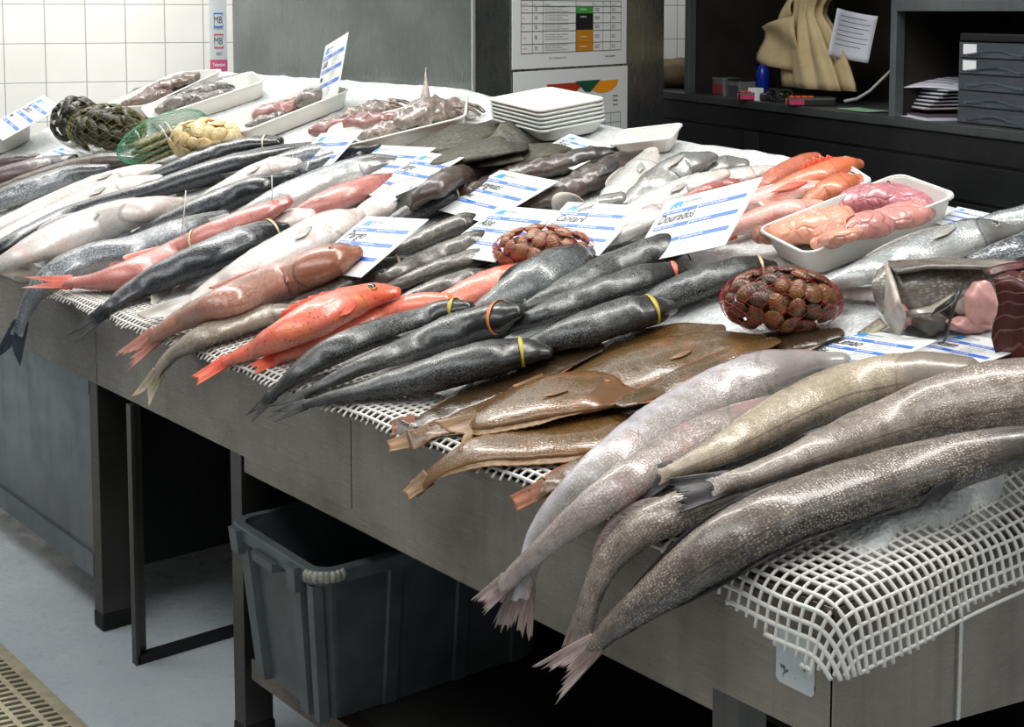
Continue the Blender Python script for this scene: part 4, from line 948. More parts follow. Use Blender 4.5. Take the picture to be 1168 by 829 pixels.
foam_tray('white foam tray of grey cuttlefish in front of the hindmost tray', [(158, 122), (282, 84), (309, 89), (172, 137)], 0.065)
foam_tray('shallow white foam tray with pink squid under the upright price card', [(248, 138), (364, 96), (401, 101), (268, 156)], 0.06)
foam_tray('white foam tray heaped with mottled octopus in front of the steel cabinet', [(345, 150), (508, 113), (560, 125), (398, 168)], 0.05)
foam_tray(['white foam tray at the bottom of the tall stack by the poster', 'second white foam tray from the bottom of the stack', 'third white foam tray from the bottom of the stack', 'third white foam tray from the top of the stack', 'second white foam tray from the top of the stack', 'topmost empty white foam tray of the stack by the poster'],
          [(550, 116), (630, 92), (688, 107), (622, 139)], 0.035, 'stack of empty foam trays', lift=0.055, stack=6, flare=0.02, fill=0.005, tilt=np.array([0, -0.15, 0.99])/np.linalg.norm([0, -0.15, 0.99]))
foam_tray('small empty white foam tray between the stack and the dark drawers', [(688, 151), (742, 145), (806, 154), (716, 164)], 0.045)
foam_tray('white foam tray with the orange rockfish by the dark drawers', [(862, 212), (968, 190), (994, 202), (868, 252)], 0.035)
foam_tray('large white foam tray of pink fish roe beside the silver bass', [(856, 262), (1022, 201), (1099, 219), (926, 292)], 0.062)

# ------------------------------------------------------------------ squid, cuttlefish, octopus
M['squid_brown'] = fish_mat('squid_brown', '54423a', '75655a', '9a8b7c', '5a4a40', 'bfb09f', 0.006, 0.1, rough=0.2, mottle=0.6, gill=0.0, patch=('8a4a3c', 0.4))
M['squid_grey'] = fish_mat('squid_grey', '57504b', '746d67', 'a1998f', '544d48', 'cfc7bc', 0.01, 0.2, rough=0.2, mottle=0.8, mscale=50, gill=0.0, spots=('4b423d', 80.0, 0.5))
M['squid_pink'] = fish_mat('squid_pink', '7c4c48', 'a67770', 'cbb3a8', '8a5a54', 'e3d4ca', 0.006, 0.15, rough=0.2, mottle=0.5, gill=0.0)
M['octopus'] = fish_mat('octopus', '77695f', '9c8f83', 'c2b7a9', '7b6d62', 'e0d6c8', 0.007, 0.3, rough=0.2, mottle=0.9, mscale=55, gill=0.0, spots=('43372f', 85.0, 0.75))
def tentacles(root, s, o, mat, n=6, ln=0.06, r=0.005):
    for i in range(n):
        ph = -1.4+2.6*i/max(1, n-1); p, nn, T = surf_pt(s, 0.02, ph, -0.004)
        side = np.cross(nn, T); pts = []
        q = p.copy(); d = -T
        for k in range(9):
            pts.append(q.copy()); d = d+side*(0.25*math.sin(i*2.1+k*0.9))+np.array([0, 0, -0.10]); d = d/np.linalg.norm(d); q = q+d*ln/8
            q[2] = max(q[2], float(zs(q[1]))+0.02)
        MB().tube(np.array(pts)-o, np.linspace(r, r*0.3, 9), 7).build('tentacle', M[mat], root, True)
def lumpy(kind, label, pts, mat, nt=5, ln=0.05, cat='squid', k=0.6, lump=0.006, group=None, lumpf=25., r=0.005):
    root, s, o = make_fish(kind, pts, mat, k=k, label=label, cat=cat, lump=lump, gs=0, group=group, lumpf=lumpf)
    if nt: tentacles(root, s, o, mat, nt, ln, r)
    return root, s, o
lumpy('squid', 'brown squid at the back right of the hindmost tray', [(236, 86, 4), (222, 88, 6), (205, 92, 6), (190, 96, 4)], 'squid_brown', 3)
lumpy('squid', 'reddish brown squid in the middle of the hindmost tray', [(212, 93, 4), (196, 95, 6), (180, 101, 7), (165, 108, 5)], 'squid_brown', 3)
lumpy('squid', 'brown squid nearest the mussel bags in the hindmost tray', [(186, 107, 5), (170, 110, 7), (155, 116, 7), (142, 120, 5)], 'squid_brown', 3)
lumpy('squid', 'pale squid head sticking up over the left end of the hindmost tray', [(163, 104, 4), (156, 108, 7), (150, 114, 6)], 'squid_grey', 4, 0.04)
lumpy('cuttlefish', 'grey cuttlefish at the right end of the second tray', [(284, 90, 5), (270, 93, 8), (252, 97, 8), (238, 101, 5)], 'squid_grey', 5, 0.05, 'cuttlefish')
lumpy('cuttlefish', 'mottled cuttlefish on top in the middle of the second tray', [(256, 100, 5), (240, 102, 9), (222, 106, 9), (205, 112, 5)], 'squid_grey', 5, 0.05, 'cuttlefish')
lumpy('cuttlefish', 'grey cuttlefish at the left tip of the second tray', [(222, 112, 6), (208, 114, 8), (192, 120, 7), (180, 127, 4)], 'squid_grey', 5, 0.04, 'cuttlefish')
lumpy('cuttlefish', 'dark ringed cuttlefish at the near rim of the second tray', [(262, 106, 4), (246, 108, 6), (230, 113, 6), (214, 119, 4)], 'squid_grey', 4, 0.04, 'cuttlefish')
lumpy('squid', 'long pink squid lying along the shallow tray', [(352, 113, 5), (330, 120, 7), (300, 128, 7), (272, 138, 5)], 'squid_pink', 3, 0.04)
lumpy('squid', 'pale squid head next to the upright card', [(366, 108, 6), (352, 111, 9), (340, 116, 6)], 'squid_grey', 5, 0.04)
lumpy('squid', 'small whitish squid on the near side of the shallow tray', [(322, 131, 4), (300, 137, 5), (282, 143, 4)], 'squid_grey', 3, 0.03)
lumpy('octopus', 'dark brown octopus at the back left of the octopus tray', [(446, 120, 7), (425, 124, 9), (405, 130, 8), (390, 136, 4)], 'octopus', 5, 0.08, 'octopus', lump=0.009, r=0.007)
lumpy('octopus', 'pink-brown octopus arm mass at the left end of the octopus tray', [(455, 134, 5), (425, 136, 8), (390, 142, 9), (358, 150, 7)], 'squid_pink', 5, 0.06, 'octopus', lump=0.008, r=0.007)
lumpy('octopus', 'pale octopus at the near rim of the octopus tray', [(470, 145, 6), (450, 147, 9), (428, 151, 8), (412, 155, 5)], 'octopus', 5, 0.06, 'octopus', lump=0.009, r=0.006)
lumpy('octopus', 'large mottled octopus heaped at the right of the octopus tray', [(526, 124, 8), (505, 124, 13), (480, 129, 14), (455, 137, 9)], 'octopus', 7, 0.09, 'octopus', lump=0.012, r=0.007)
M['flesh_pale2'] = simple('pale_squid', 'b0a59a', 0.3, vary=0.25, scale=70, bump=0.4)
pz = top_pt(485, 116, 0.10)
hk = thing('squid_tail', 'thin pale squid tail standing up above the octopus tray', 'squid', pz)
MB().tube(np.array([(0.0, 0.0, -0.03), (0, 0, 0.01), (-0.01, 0.01, 0.05), (-0.025, 0.02, 0.085), (-0.03, 0.025, 0.11)]), np.array([0.022, 0.018, 0.008, 0.003, 0.001]), 8).build('tip', M['flesh_pale2'], hk, True)
MB().ell((-0.045, 0.02, -0.025), (0.055, 0.03, 0.012)).build('fin_lobe', M['foam'], hk, True); MB().ell((0.05, -0.02, -0.025), (0.045, 0.03, 0.011)).build('fin_lobe', M['foam'], hk, True)

# ------------------------------------------------------------------ orange fish and roe in the right-hand trays
M['rock_red'] = fish_mat('rock_red', 'c2684c', 'd0785c', 'e3a894', 'b95c3a', 'f2c2a8', 0.006, 0.3, rough=0.28, mottle=0.35, gill=0.3, hu=0.25)
M['rock_orange'] = fish_mat('rock_orange', 'c9643c', 'd07a54', 'dfa58c', 'c9623a', 'ffcaa0', 0.006, 0.25, rough=0.28, mottle=0.35, gill=0.3, hu=0.3, spots=('8e4a30', 90.0, 0.4))
M['rock_pale'] = fish_mat('rock_pale', 'e58a78', 'eab3a6', 'f3d6cd', 'e0a090', 'ffffff', 0.005, 0.3, rough=0.25, mottle=0.2, gill=0.3, patch=('e8705a', 0.6))
FL('rockfish', 'small pink fish peeping out behind the tilted card', [(842, 208, 5), (820, 212, 7), (800, 218, 6), (785, 224, 4)], 'gurnard', fmat='fin_red')
FL('rockfish', 'brownish red fish at the back left of the orange fish tray', [(930, 179, 6), (915, 184, 9), (892, 197, 11), (868, 212, 9)], 'rock_red', fmat='fin_orange', tail='auto')
FL('rockfish', 'orange spiny rockfish with raised back spines', [(977, 187, 6), (960, 190, 12), (930, 201, 13), (900, 211, 10), (876, 219, 6)], 'rock_orange', roll=-0.5, fmat='fin_orange', tail='auto', eye=(0.12, 0.1, 0.007, EYE_Y), fins=(('strip', 'dorsal_fin', 0.15, 0.6, -0.5, 0.022, 0.4, 14, 0.6),))
FL('rockfish', 'pale pink-and-white fish with a red fin in the orange tray', [(940, 212, 6), (905, 216, 11), (868, 226, 11), (845, 235, 8)], 'rock_pale', roll=-0.5, fmat='fin_orange', tail='auto', fins=(('leaf', 'pectoral_fin', 0.2, 0.4, 0.08, 0.03),))
FL('rockfish', 'big-eyed orange rockfish nearest the roe tray', [(979, 205, 7), (962, 209, 13), (942, 219, 14), (922, 232, 9), (905, 243, 5)], 'rock_orange', roll=-0.5, fmat='fin_orange', tail='auto', eye=(0.17, 0.45, 0.009, EYE_W))
FL('rockfish', 'rosy fish lying lowest in the orange tray, next to the tilted card', [(935, 234, 6), (900, 239, 12), (866, 250, 13), (835, 261, 9)], 'rock_pale', roll=-0.5, fmat='fin_orange', tail='auto')
def roe_mat(name, c0, c1, vein):
    t = NT(name); oc = t.obj(); v = t.n.new('ShaderNodeTexVoronoi'); v.feature = 'DISTANCE_TO_EDGE'
    dn = t.n.new('ShaderNodeTexNoise'); t.l.new(oc, dn.inputs['Vector']); dn.inputs['Scale'].default_value = 18
    wv = t.mix(0.10, oc, dn.outputs[1], 'ADD')
    t.l.new(t.mapping(wv, (20, 20, 17)), v.inputs['Vector']); v.inputs['Scale'].default_value = 1.0
    e = t.rng(v.outputs['Distance'], 0.0, 0.16, 1.0, 0.0)
    n = t.noise(oc, 12, 3.0)
    c = t.mix(t.rng(n, 0.35, 0.7), srgb(c0), srgb(c1))
    t.bump(t.math('MULTIPLY', e, -1.0), 0.55, 0.004)
    return t.set(Base__Color=t.mix(t.math('MULTIPLY', e, 0.14), c, srgb(vein)), Roughness=0.2, Subsurface__Weight=0.15, Subsurface__Radius=(0.02, 0.006, 0.005), Subsurface__Scale=0.4)
M['roe_pink'] = roe_mat('roe_pink', 'd8968a', 'c98a84', '7c3c44'); M['roe_peach'] = roe_mat('roe_peach', 'e3a68a', 'dc9c84', '9c5a50'); M['roe_purple'] = roe_mat('roe_purple', 'c17f82', 'b3707a', '64303c')
RK = dict(cat='fish roe', gs=0, lump=0.006, lumpf=16., fins=())
FL('fish_roe', 'purplish pink lobe of roe at the back of the roe tray', [(955, 236, 8), (972, 229, 15), (1000, 225, 19), (1032, 229, 17), (1058, 238, 9)], 'roe_purple', k=0.6, **RK)
FL('fish_roe', 'peach-coloured lobe of roe at the left end of the roe tray', [(868, 268, 8), (890, 265, 15), (925, 259, 21), (958, 256, 22), (978, 259, 12)], 'roe_peach', k=0.55, **RK)
FL('fish_roe', 'pink lobe of roe at the near right side of the roe tray', [(965, 266, 9), (988, 259, 17), (1018, 249, 17), (1044, 242, 13), (1060, 240, 7)], 'roe_pink', k=0.55, **RK)
FL('fish_roe', 'small folded peach roe end with a dark vein at the near rim', [(932, 277, 6), (948, 274, 10), (966, 268, 9), (978, 264, 6)], 'roe_peach', k=0.6, **RK)
M['vein'] = simple('vein', '5e2a36', 0.25)
p = top_pt(1013, 214, 0.075)
vl = MB().tube(p+np.array([(0.006*math.cos(a), 0.0, 0.014*math.sin(a)) for a in np.linspace(-1.2, 4.4, 16)]), 0.0016, 6).build('vein_loop', M['vein'], None, True)
props(vl, 'small dark red vein loop sticking up at the back of the roe', 'vein')

# ------------------------------------------------------------------ basses at the right edge
FL('sea_bass', 'bass lying behind the silver one at the right edge, pink flushed', [(1195, 243, 15), (1162, 249, 14), (1128, 254, 10), (1102, 258, 5)], 'bass_silver', roll=-0.2, fmat='fin_grey', tail=None)
FL('sea_bass', 'white belly of a bass beneath the silver one by the red net clam bag', [(1060, 330, 12), (1020, 335, 10), (985, 334, 8), (955, 331, 5)], 'bass_white', roll=-1.2, fmat='fin_grey', tail=None)
FL('sea_bass', 'silver bass with its eye and head at the right, under the roe tray', [(1160, 261, 6), (1142, 264, 13), (1110, 268, 20), (1070, 281, 22), (1030, 296, 21), (985, 311, 15), (952, 320, 10), (928, 325, 6)], 'bass_silver', roll=-0.65, k=0.6, fmat='fin_grey', tail='auto', eye=(0.115, 0.35, 0.010, EYE_W), fins=(('leaf', 'pectoral_fin', 0.30, 0.2, 0.075, 0.024), ('strip', 'dorsal_fin', 0.3, 0.7, -0.8, 0.01, 0.8)), gu=0.22, gs=0.06)
FL('sea_bass', 'grey scaled bass under the cut fish head at the right edge', [(1215, 262, 14), (1180, 274, 14), (1145, 286, 12), (1108, 297, 7)], 'bass_scale', roll=0.2, fmat='fin_dark', tail=None)

# ------------------------------------------------------------------ cut fish head and tuna piece
M['head_skin'] = fish_mat('head_skin', '625b52', '857d72', 'a39a8d', '756d62', 'efe8d8', 0.008, 0.6, rough=0.22, mottle=0.7, mscale=40, gill=0.0, hu=0.01)
M['flesh'] = simple('pink_flesh', 'd8a49c', 0.25, vary=0.12, scale=45, bump=0.4, Subsurface__Weight=0.15, Subsurface__Radius=(0.02, 0.008, 0.006))
M['flesh_pale'] = simple('pale_membrane', 'b5aba0', 0.25, vary=0.15, scale=40, bump=0.3)
M['flesh_red'] = simple('red_flesh', '9c4640', 0.25, vary=0.2, scale=50, bump=0.3)
def px_patch(name, rows, thick, mat, parent, origin, fine=4):
    G = np.array([[top_pt(*q) for q in r] for r in rows])
    a, b = G.shape[:2]
    ua = np.linspace(0, a-1, (a-1)*fine+1); ub = np.linspace(0, b-1, (b-1)*fine+1)
    G2 = np.stack([np.stack([np.interp(ua, np.arange(a), G[:, j, c]) for j in range(b)], 1) for c in range(3)], 2)
    G3 = np.stack([np.stack([np.interp(ub, np.arange(b), G2[i, :, c]) for i in range(len(ua))], 0) for c in range(3)], 2)
    uv = np.stack(np.meshgrid(np.linspace(0, 1, len(ua)), np.linspace(0, 1, len(ub)), indexing='ij'), 2)
    return sheet(name, G3, thick, mat, parent, origin, uv)
def blob(name, px, py, rx, ry, rz, lift, mat, parent, origin, lump=0.12, seed=0):
    c = top_pt(px, py, lift); sc = depth(c)/F
    m = MB(); m.ell((0, 0, 0), (1, 1, 1), None, 24, 16); v = np.array(m.v)
    n = 1+lump*(np.sin(v[:, 0]*4+seed)*np.sin(v[:, 1]*5+1+seed)+0.6*np.sin(v[:, 2]*7+v[:, 0]*6+seed))
    rt = wdir_(1, 0, 0); bk = np.cross([0, 0, 1.0], rt)
    w = v*n[:, None]
    P = np.outer(w[:, 0], rt)*rx*sc+np.outer(w[:, 1], bk)*ry*sc+np.outer(w[:, 2], [0, 0, 1.0])*rz*sc+c-origin
    return mesh_obj(name, P, m.f, mat, parent, True)
def wdir_(x, y, z):
    q = np.array([x, z]); return np.array([-(q@D2), q@N2, y])
ho = top_pt(1070, 372, 0.02)
hd, s_, o_ = make_fish('cut_fish', [(1006, 334, 26), (1025, 331, 33), (1060, 329, 33), (1100, 325, 30), (1140, 318, 23), (1162, 313, 12)], 'head_skin', k=0.85, label='large cut grey fish head with pink flesh showing, beside the dark tuna piece', cat='fish head', lump=0.004, gs=0, roll=-0.8, nose=0.25)
px_patch('skin_flap', [[(1012, 299, 0.13), (1050, 297, 0.125), (1090, 296, 0.12), (1130, 297, 0.11), (1164, 299, 0.10)], [(1022, 312, 0.135), (1060, 305, 0.135), (1100, 305, 0.13), (1135, 306, 0.115), (1160, 306, 0.10)]], 0.003, M['head_skin'], hd, o_)
px_patch('collar', [[(1013, 301, 0.13), (1020, 322, 0.125), (1026, 345, 0.11), (1034, 362, 0.08)], [(1003, 312, 0.09), (1006, 338, 0.075), (1012, 365, 0.05), (1026, 385, 0.03)]], 0.003, M['flesh_pale'], hd, o_)
px_patch('gill_cover', [[(1032, 356, 0.085), (1062, 350, 0.10), (1096, 332, 0.12)], [(1036, 362, 0.08), (1066, 358, 0.10), (1100, 336, 0.12)]], 0.003, M['head_skin'], hd, o_)
blob('jaw', 1062, 366, 22, 15, 15, 0.035, M['head_skin'], hd, o_, 0.12, 2)
blob('flesh', 1028, 362, 13, 10, 13, 0.05, M['flesh'], hd, o_, 0.15, 1)
blob('flesh', 1119, 347, 19, 16, 27, 0.06, M['flesh'], hd, o_, 0.1, 4)
blob('flesh', 1108, 370, 26, 14, 10, 0.025, M['flesh'], hd, o_, 0.15, 5, )
blob('gill', 1021, 342, 7, 6, 9, 0.075, simple('gill_black', '120e10', 0.2), hd, o_, 0.2, 3)
blob('throat', 1098, 345, 14, 12, 14, 0.06, M['flesh_pale'], hd, o_, 0.1, 6)
px_patch('fin', [[(1068, 352, 0.115), (1085, 338, 0.13), (1099, 325, 0.135)], [(1062, 360, 0.10), (1082, 348, 0.12), (1098, 332, 0.13)]], 0.0015, M['fin_dark'], hd, o_)
w_ = np.array([top_pt(*q)-o_ for q in [(1098, 326, 0.135), (1092, 338, 0.13), (1087, 352, 0.115), (1083, 368, 0.09), (1080, 384, 0.05), (1076, 391, 0.03)]])
MB().tube(w_, np.array([0.004, 0.0035, 0.003, 0.0025, 0.0022, 0.002]), 6).build('bone_spine', M['fin_dark'], hd, True)
px_patch('lip_fin', [[(978, 380, 0.012), (990, 372, 0.02), (1004, 362, 0.03)], [(984, 385, 0.012), (998, 380, 0.02), (1012, 372, 0.03)]], 0.0015, M['fin_tan'], hd, o_)
t = NT('tuna_flesh'); oc = t.obj(); ln_ = t.n.new('ShaderNodeVectorMath'); ln_.operation = 'LENGTH'; t.l.new(t.mapping(oc, (1, 1, 1)), ln_.inputs[0])
nz = t.noise(oc, 14, 3.0); rr_ = t.math('ADD', ln_.outputs['Value'], t.math('MULTIPLY', nz, 0.02))
fr_ = t.math('FRACT', t.math('MULTIPLY', rr_, 55.0)); ring = t.rng(t.math('ABSOLUTE', t.math('SUBTRACT', fr_, 0.5)), 0.0, 0.09, 1.0, 0.0)
t.bump(ring, 0.4, 0.002)
M['tuna'] = t.set(Base__Color=t.mix(t.math('MULTIPLY', ring, 0.55), t.mix(nz, srgb('3d1a18'), srgb('582723')), srgb('9b6a62')), Roughness=0.3)
tc = top_pt(1178, 412, 0.02)
tu = thing('tuna_piece', 'dark maroon block of tuna with fine curved lines at the right edge', 'tuna', tc, rot_cols(wdir_(0.985, 0, -0.17), wdir_(0.17, 0, 0.985), (0, 0, 1)))
bm = bmesh.new(); bmesh.ops.create_cube(bm, size=1)
bmesh.ops.subdivide_edges(bm, edges=bm.edges[:], cuts=6, use_grid_fill=True)
for v in bm.verts:
    p = v.co.copy(); q = p.copy()
    k = 1-0.10*(abs(p.x*2)**4+abs(p.y*2)**4+abs(p.z*2)**4)/3
    v.co = Vector((p.x*0.095*k, p.y*0.09*k, (p.z*k+0.47)*0.15))+Vector((0.006*math.sin(p.z*9), 0.004*math.sin(p.x*14), 0.004*math.sin(p.x*11+p.y*6)))
bm.verts.index_update()
o = mesh_obj('loin', [v.co[:] for v in bm.verts], [[v.index for v in f.verts] for f in bm.faces], M['tuna'], tu, True); bm.free()
px_patch('dark_skin', [[(1148, 312, 0.147), (1165, 309, 0.15), (1200, 308, 0.15)], [(1154, 304, 0.15), (1170, 301, 0.155), (1200, 300, 0.155)]], 0.003, M['tuna'], tu, tc)
tu.children[1].matrix_parent_inverse = Matrix(rot_cols(wdir_(0.985, 0, -0.17), wdir_(0.17, 0, 0.985), (0, 0, 1))).inverted().to_4x4()
# ------------------------------------------------------------------ printed things
_fonts = {}
def text_geo(s, size, shear=0.0, bold=0.0):
    key = (s, shear, bold)
    if key not in _fonts:
        c = bpy.data.curves.new('txt', 'FONT'); c.body = s; c.size = 1.0; c.shear = shear; c.offset = bold; c.resolution_u = 2
        o = bpy.data.objects.new('txt', c); COL.objects.link(o)
        dg = bpy.context.evaluated_depsgraph_get(); me = bpy.data.meshes.new_from_object(o.evaluated_get(dg))
        v = np.array([x.co[:] for x in me.vertices]); f = [tuple(p.vertices) for p in me.polygons]
        bpy.data.objects.remove(o); bpy.data.curves.remove(c); bpy.data.meshes.remove(me)
        _fonts[key] = (v, f)
    v, f = _fonts[key]; return v*size, f
def put_text(mb, s, x, y, z, size, maxw=None, shear=0.0, bold=0.0, rot=0.0):
    v, f = text_geo(s, size, shear, bold)
    if len(v) == 0: return
    v = v.copy(); w = v[:, 0].max()
    if maxw and w > maxw: v[:, 0] *= maxw/w
    c, sn = math.cos(rot), math.sin(rot)
    mb.add(np.stack([x+v[:, 0]*c-v[:, 1]*sn, y+v[:, 0]*sn+v[:, 1]*c, np.full(len(v), z)], 1), f)
def bar(mb, x0, x1, y0, y1, z): mb.box(x0, x1, y0, y1, z-0.0003, z)
CW, CH = 0.210, 0.148
def pose_card(c4):
    """c4: TL, TR, BR, BL px -> rotation (world columns) and px per metre"""
    P = np.array(c4, float); ctr = P.mean(0)
    a = ((P[1]-P[0])+(P[2]-P[3]))/2/CW; b = -((P[3]-P[0])+(P[2]-P[1]))/2/CH     # image vectors of card x and card y(up)
    a = a*np.array([1, -1]); b = b*np.array([1, -1])
    A, B, Cc = a@a, b@b, a@b
    s2 = ((A+B)+math.sqrt(max(0, (A-B)**2+4*Cc*Cc)))/2
    z1 = math.sqrt(max(0, s2-A)); z2 = math.sqrt(max(0, s2-B)); z2 = -z2 if Cc > 0 else z2
    r = ray(*ctr); f = r/np.linalg.norm(r)
    rt = wdir_(1, 0, 0); rt = rt-(rt@f)*f; rt /= np.linalg.norm(rt); up = np.cross(rt, f)
    best = None
    for sg in (1, -1):
        x = (a[0]*rt+a[1]*up+sg*z1*f)/math.sqrt(s2); y = (b[0]*rt+b[1]*up+sg*z2*f)/math.sqrt(s2)
        n = np.cross(x, y)
        sc = n@SLN
        if best is None or sc > best[0]: best = (sc, x, y, n)
    _, x, y, n = best
    y = np.cross(n, x); n = n/np.linalg.norm(n); y = y/np.linalg.norm(y); x = x/np.linalg.norm(x); y = np.cross(n, x)
    return ctr, (x, y, n), math.sqrt(s2)
def price_card(label, c4, hand, lift=0.04, hand2='', spike=True, maxscale=1.15):
    ctr, (x, y, n), s = pose_card(c4)
    ll = lift
    c = top_pt(ctr[0], ctr[1], ll)
    dist = np.linalg.norm(c-CAM); sc = s*dist/F/math.sqrt(1)
    rr = math.hypot(1, 0)
    t = thing('price_card', label, 'price card', c, rot_cols(x*sc, y*sc, n*sc))
    cd = MB().box(-CW/2, CW/2, -CH/2, CH/2, -0.0012, 0.0, 0.0)
    X0 = -CW/2; Y0 = CH/2
    lg = MB()   # wave-shaped M mark
    q = []
    for i in range(13): a = PI-PI*i/12; q.append((0.0085+0.0085*math.cos(a)-0.0, 0.004+0.011*math.sin(a)**0.8))
    lx, ly = X0+0.020, Y0-0.026
    o1 = [(0, 0), (0.003, 0.008), (0.007, 0.0125), (0.012, 0.0145), (0.024, 0.0145), (0.027, 0.012), (0.0275, 0.0), (0.0225, 0.0), (0.0215, 0.005), (0.0195, 0.0055), (0.0175, 0.0), (0.0125, 0.0), (0.0115, 0.005), (0.0095, 0.0055), (0.0065, 0.0)]
    lg.prism([(lx+px_*1.0, ly+py_) for px_, py_ in reversed(o1)], 0.0001, 0.0005)
    br = MB(); wt = MB(); gt = MB()
    put_text(gt, 'MATOSINHOS', lx+0.031, ly+0.0085, 0.0006, 0.0062, 0.05, 0, 0.02); put_text(gt, 'MERCADO', lx+0.031, ly+0.001, 0.0006, 0.0055, 0.03)
    heads = [('NOME COMERCIAL', 'M\u00c9TODO DE PRODU\u00c7\u00c3O'), ('NOME CIENT\u00cdFICO', 'ARTE DE PESCA'), ('ZONA DE CAPTURA', 'APRESENTA\u00c7\u00c3O')]
    subs = [('CAPTURADO NO MAR', 'CAPTURADO EM \u00c1GUA DOCE', 'AQUICULTURA'), ('REDES DE EMALHAR', 'ANZ\u00d3IS E LINHAS', 'ARRASTO'), ('INTEIRO', 'EVISCERADO', 'POSTAS')]
    for k in range(3):
        yt = Y0-0.0315-0.0352*k
        bar(br, X0+0.011, X0+0.090, yt-0.0088, yt, 0.0005); bar(br, X0+0.093, X0+0.195, yt-0.0088, yt, 0.0005)
        put_text(wt, heads[k][0], X0+0.014, yt-0.0068, 0.0007, 0.0062, 0.045, 0, 0.02); put_text(wt, heads[k][1], X0+0.096, yt-0.0068, 0.0007, 0.0062, 0.06, 0, 0.02)
        for j in range(3): put_text(gt, subs[k][j], X0+0.097, yt-0.0165-0.0072*j, 0.0006, 0.0055, 0.062)
    hw = MB()
    if hand: put_text(hw, hand, X0+0.012, Y0-0.0605, 0.0007, 0.028, 0.082, 0.25, 0.006, 0.02)
    if hand2: put_text(hw, hand2, X0+0.012, Y0-0.0945, 0.0007, 0.018, 0.07, 0.25, 0.004, 0.02)
    multi('card', [(cd, M['card']), (lg, M['cyan_ink']), (br, M['blue_ink']), (wt, M['white_ink']), (gt, M['grey_ink'])]+([(hw, M['black_ink'])] if hw.v else []), t)
    if spike:
        MB().tube(np.array([(0.0, 0.012, -0.0016), (0.0, -0.03, -0.002), (0.0, -0.05, -0.012), (0.0, -0.055, -0.03)]), 0.0013, 6).build('wire_stand', M['wire'], t)
    return t, sc
CARDS = [
 ('tilted white price card reading Dourados before the orange fish', [(760, 228), (868, 203), (824, 278), (716, 303)], 'Dourados', 0.10, ''),
 ('white price card reading Cantaril partly behind the red net clam bag', [(647, 229), (733, 235), (682, 290), (596, 284)], 'Cantaril', 0.06, ''),
 ('white price card reading Linguados lying on the brown fish', [(571, 192), (635, 207), (556, 253), (492, 238)], 'Linguas', 0.06, 'Areal'),
 ('white price card reading Alse between the Linguas and Cantaril cards', [(570, 233), (638, 241), (564, 297), (496, 289)], 'Alse', 0.070, ''),
 ('white price card lying behind the snapper head, in the left half', [(418, 245), (486, 251), (412, 314), (344, 308)], 'Pargo', 0.082, ''),
 ('white price card overlapping another one behind the dark-headed bass', [(485, 172), (527, 180), (450, 228), (408, 220)], 'Sargo', 0.07, 'Mar'),
 ('white price card just under the overlapping one, nearer the octopus tray', [(425, 164), (495, 169), (424, 215), (354, 210)], 'Robalo', 0.04, ''),
 ('white price card standing at the near rim of the octopus tray', [(366, 151), (412, 149), (356, 211), (310, 213)], 'Polvo', 0.05, ''),
 ('white price card at the back between the turbots and the empty tray', [(650, 152), (699, 168), (654, 193), (605, 177)], 'Rod', 0.05, ''),
 ('tall upright white price card standing against the grey steel cabinet', [(371, 53), (397, 37), (384, 108), (359, 120)], 'Lula', None, 'Mar'),
 ('white price card leaning on the far left tray before the tiled wall', [(48, 109), (65, 123), (6, 158), (-11, 144)], 'Choco', None, 'Mar'),
 ('white price card half under the purplish fish on the far left', [(70, 166), (101, 178), (55, 200), (24, 188)], '', 0.04, ''),
 ('white price card reading Limao at the near right, behind the hake', [(981, 375), (1061, 389), (979, 427), (899, 413)], 'Limao', 0.035, 'Set'),
 ('rightmost white price card, in front of the tuna piece', [(1093, 379), (1164, 395), (1087, 425), (1016, 409)], 'Atum', 0.03, ''),
 ('white price card mostly hidden between the roe tray and the silver bass', [(1094, 236), (1136, 246), (1112, 264), (1068, 254)], '', 0.03, ''),
]
for lab, c4, hand, lift, h2 in CARDS:
    ctr, R3, s = pose_card(c4)
    if lift is None: lift = 0.16 if c4[0][0] > 300 else 0.13
    t_, sc = price_card(lab, c4, hand, lift, h2)


# ------------------------------------------------------------------ shellfish in nets
def shell_mesh(name, r, mat, seed):
    m = MB(); m.ell((0, 0, 0), (1, 1, 1), None, 16, 10); v = np.array(m.v)
    x = v[:, 0]; v[:, 1] *= 1-0.18*x; v[:, 2] *= 0.95-0.22*x
    v[:, 2] = np.sign(v[:, 2])*np.abs(v[:, 2])**1.7; v[:, 0] += 0.12*v[:, 1]**2
    v = v*np.array(r)
    return mesh_obj(name, v, m.f, mat, None, True)
def shell_mat(name, c0, c1, c2, freq=220.0):
    t = NT(name); oc = t.obj(); sx = t.n.new('ShaderNodeSeparateXYZ'); t.l.new(oc, sx.inputs[0])
    ln_ = t.n.new('ShaderNodeVectorMath'); ln_.operation = 'DISTANCE'; t.l.new(oc, ln_.inputs[0]); ln_.inputs[1].default_value = (-0.016, 0, 0)
    w = t.math('SINE', t.math('MULTIPLY', ln_.outputs['Value'], freq*6.28))
    oi = t.n.new('ShaderNodeObjectInfo').outputs['Random']
    c = t.mix(oi, srgb(c0), srgb(c1)); c = t.mix(t.rng(t.noise(oc, 70, 3.0), 0.5, 0.7), c, srgb(c2)); c = t.mix(t.rng(w, 0.2, 1.0, 0.0, 0.35), c, (0.02, 0.015, 0.01, 1))
    t.bump(w, 0.25, 0.001)
    return t.set(Base__Color=c, Roughness=0.3)
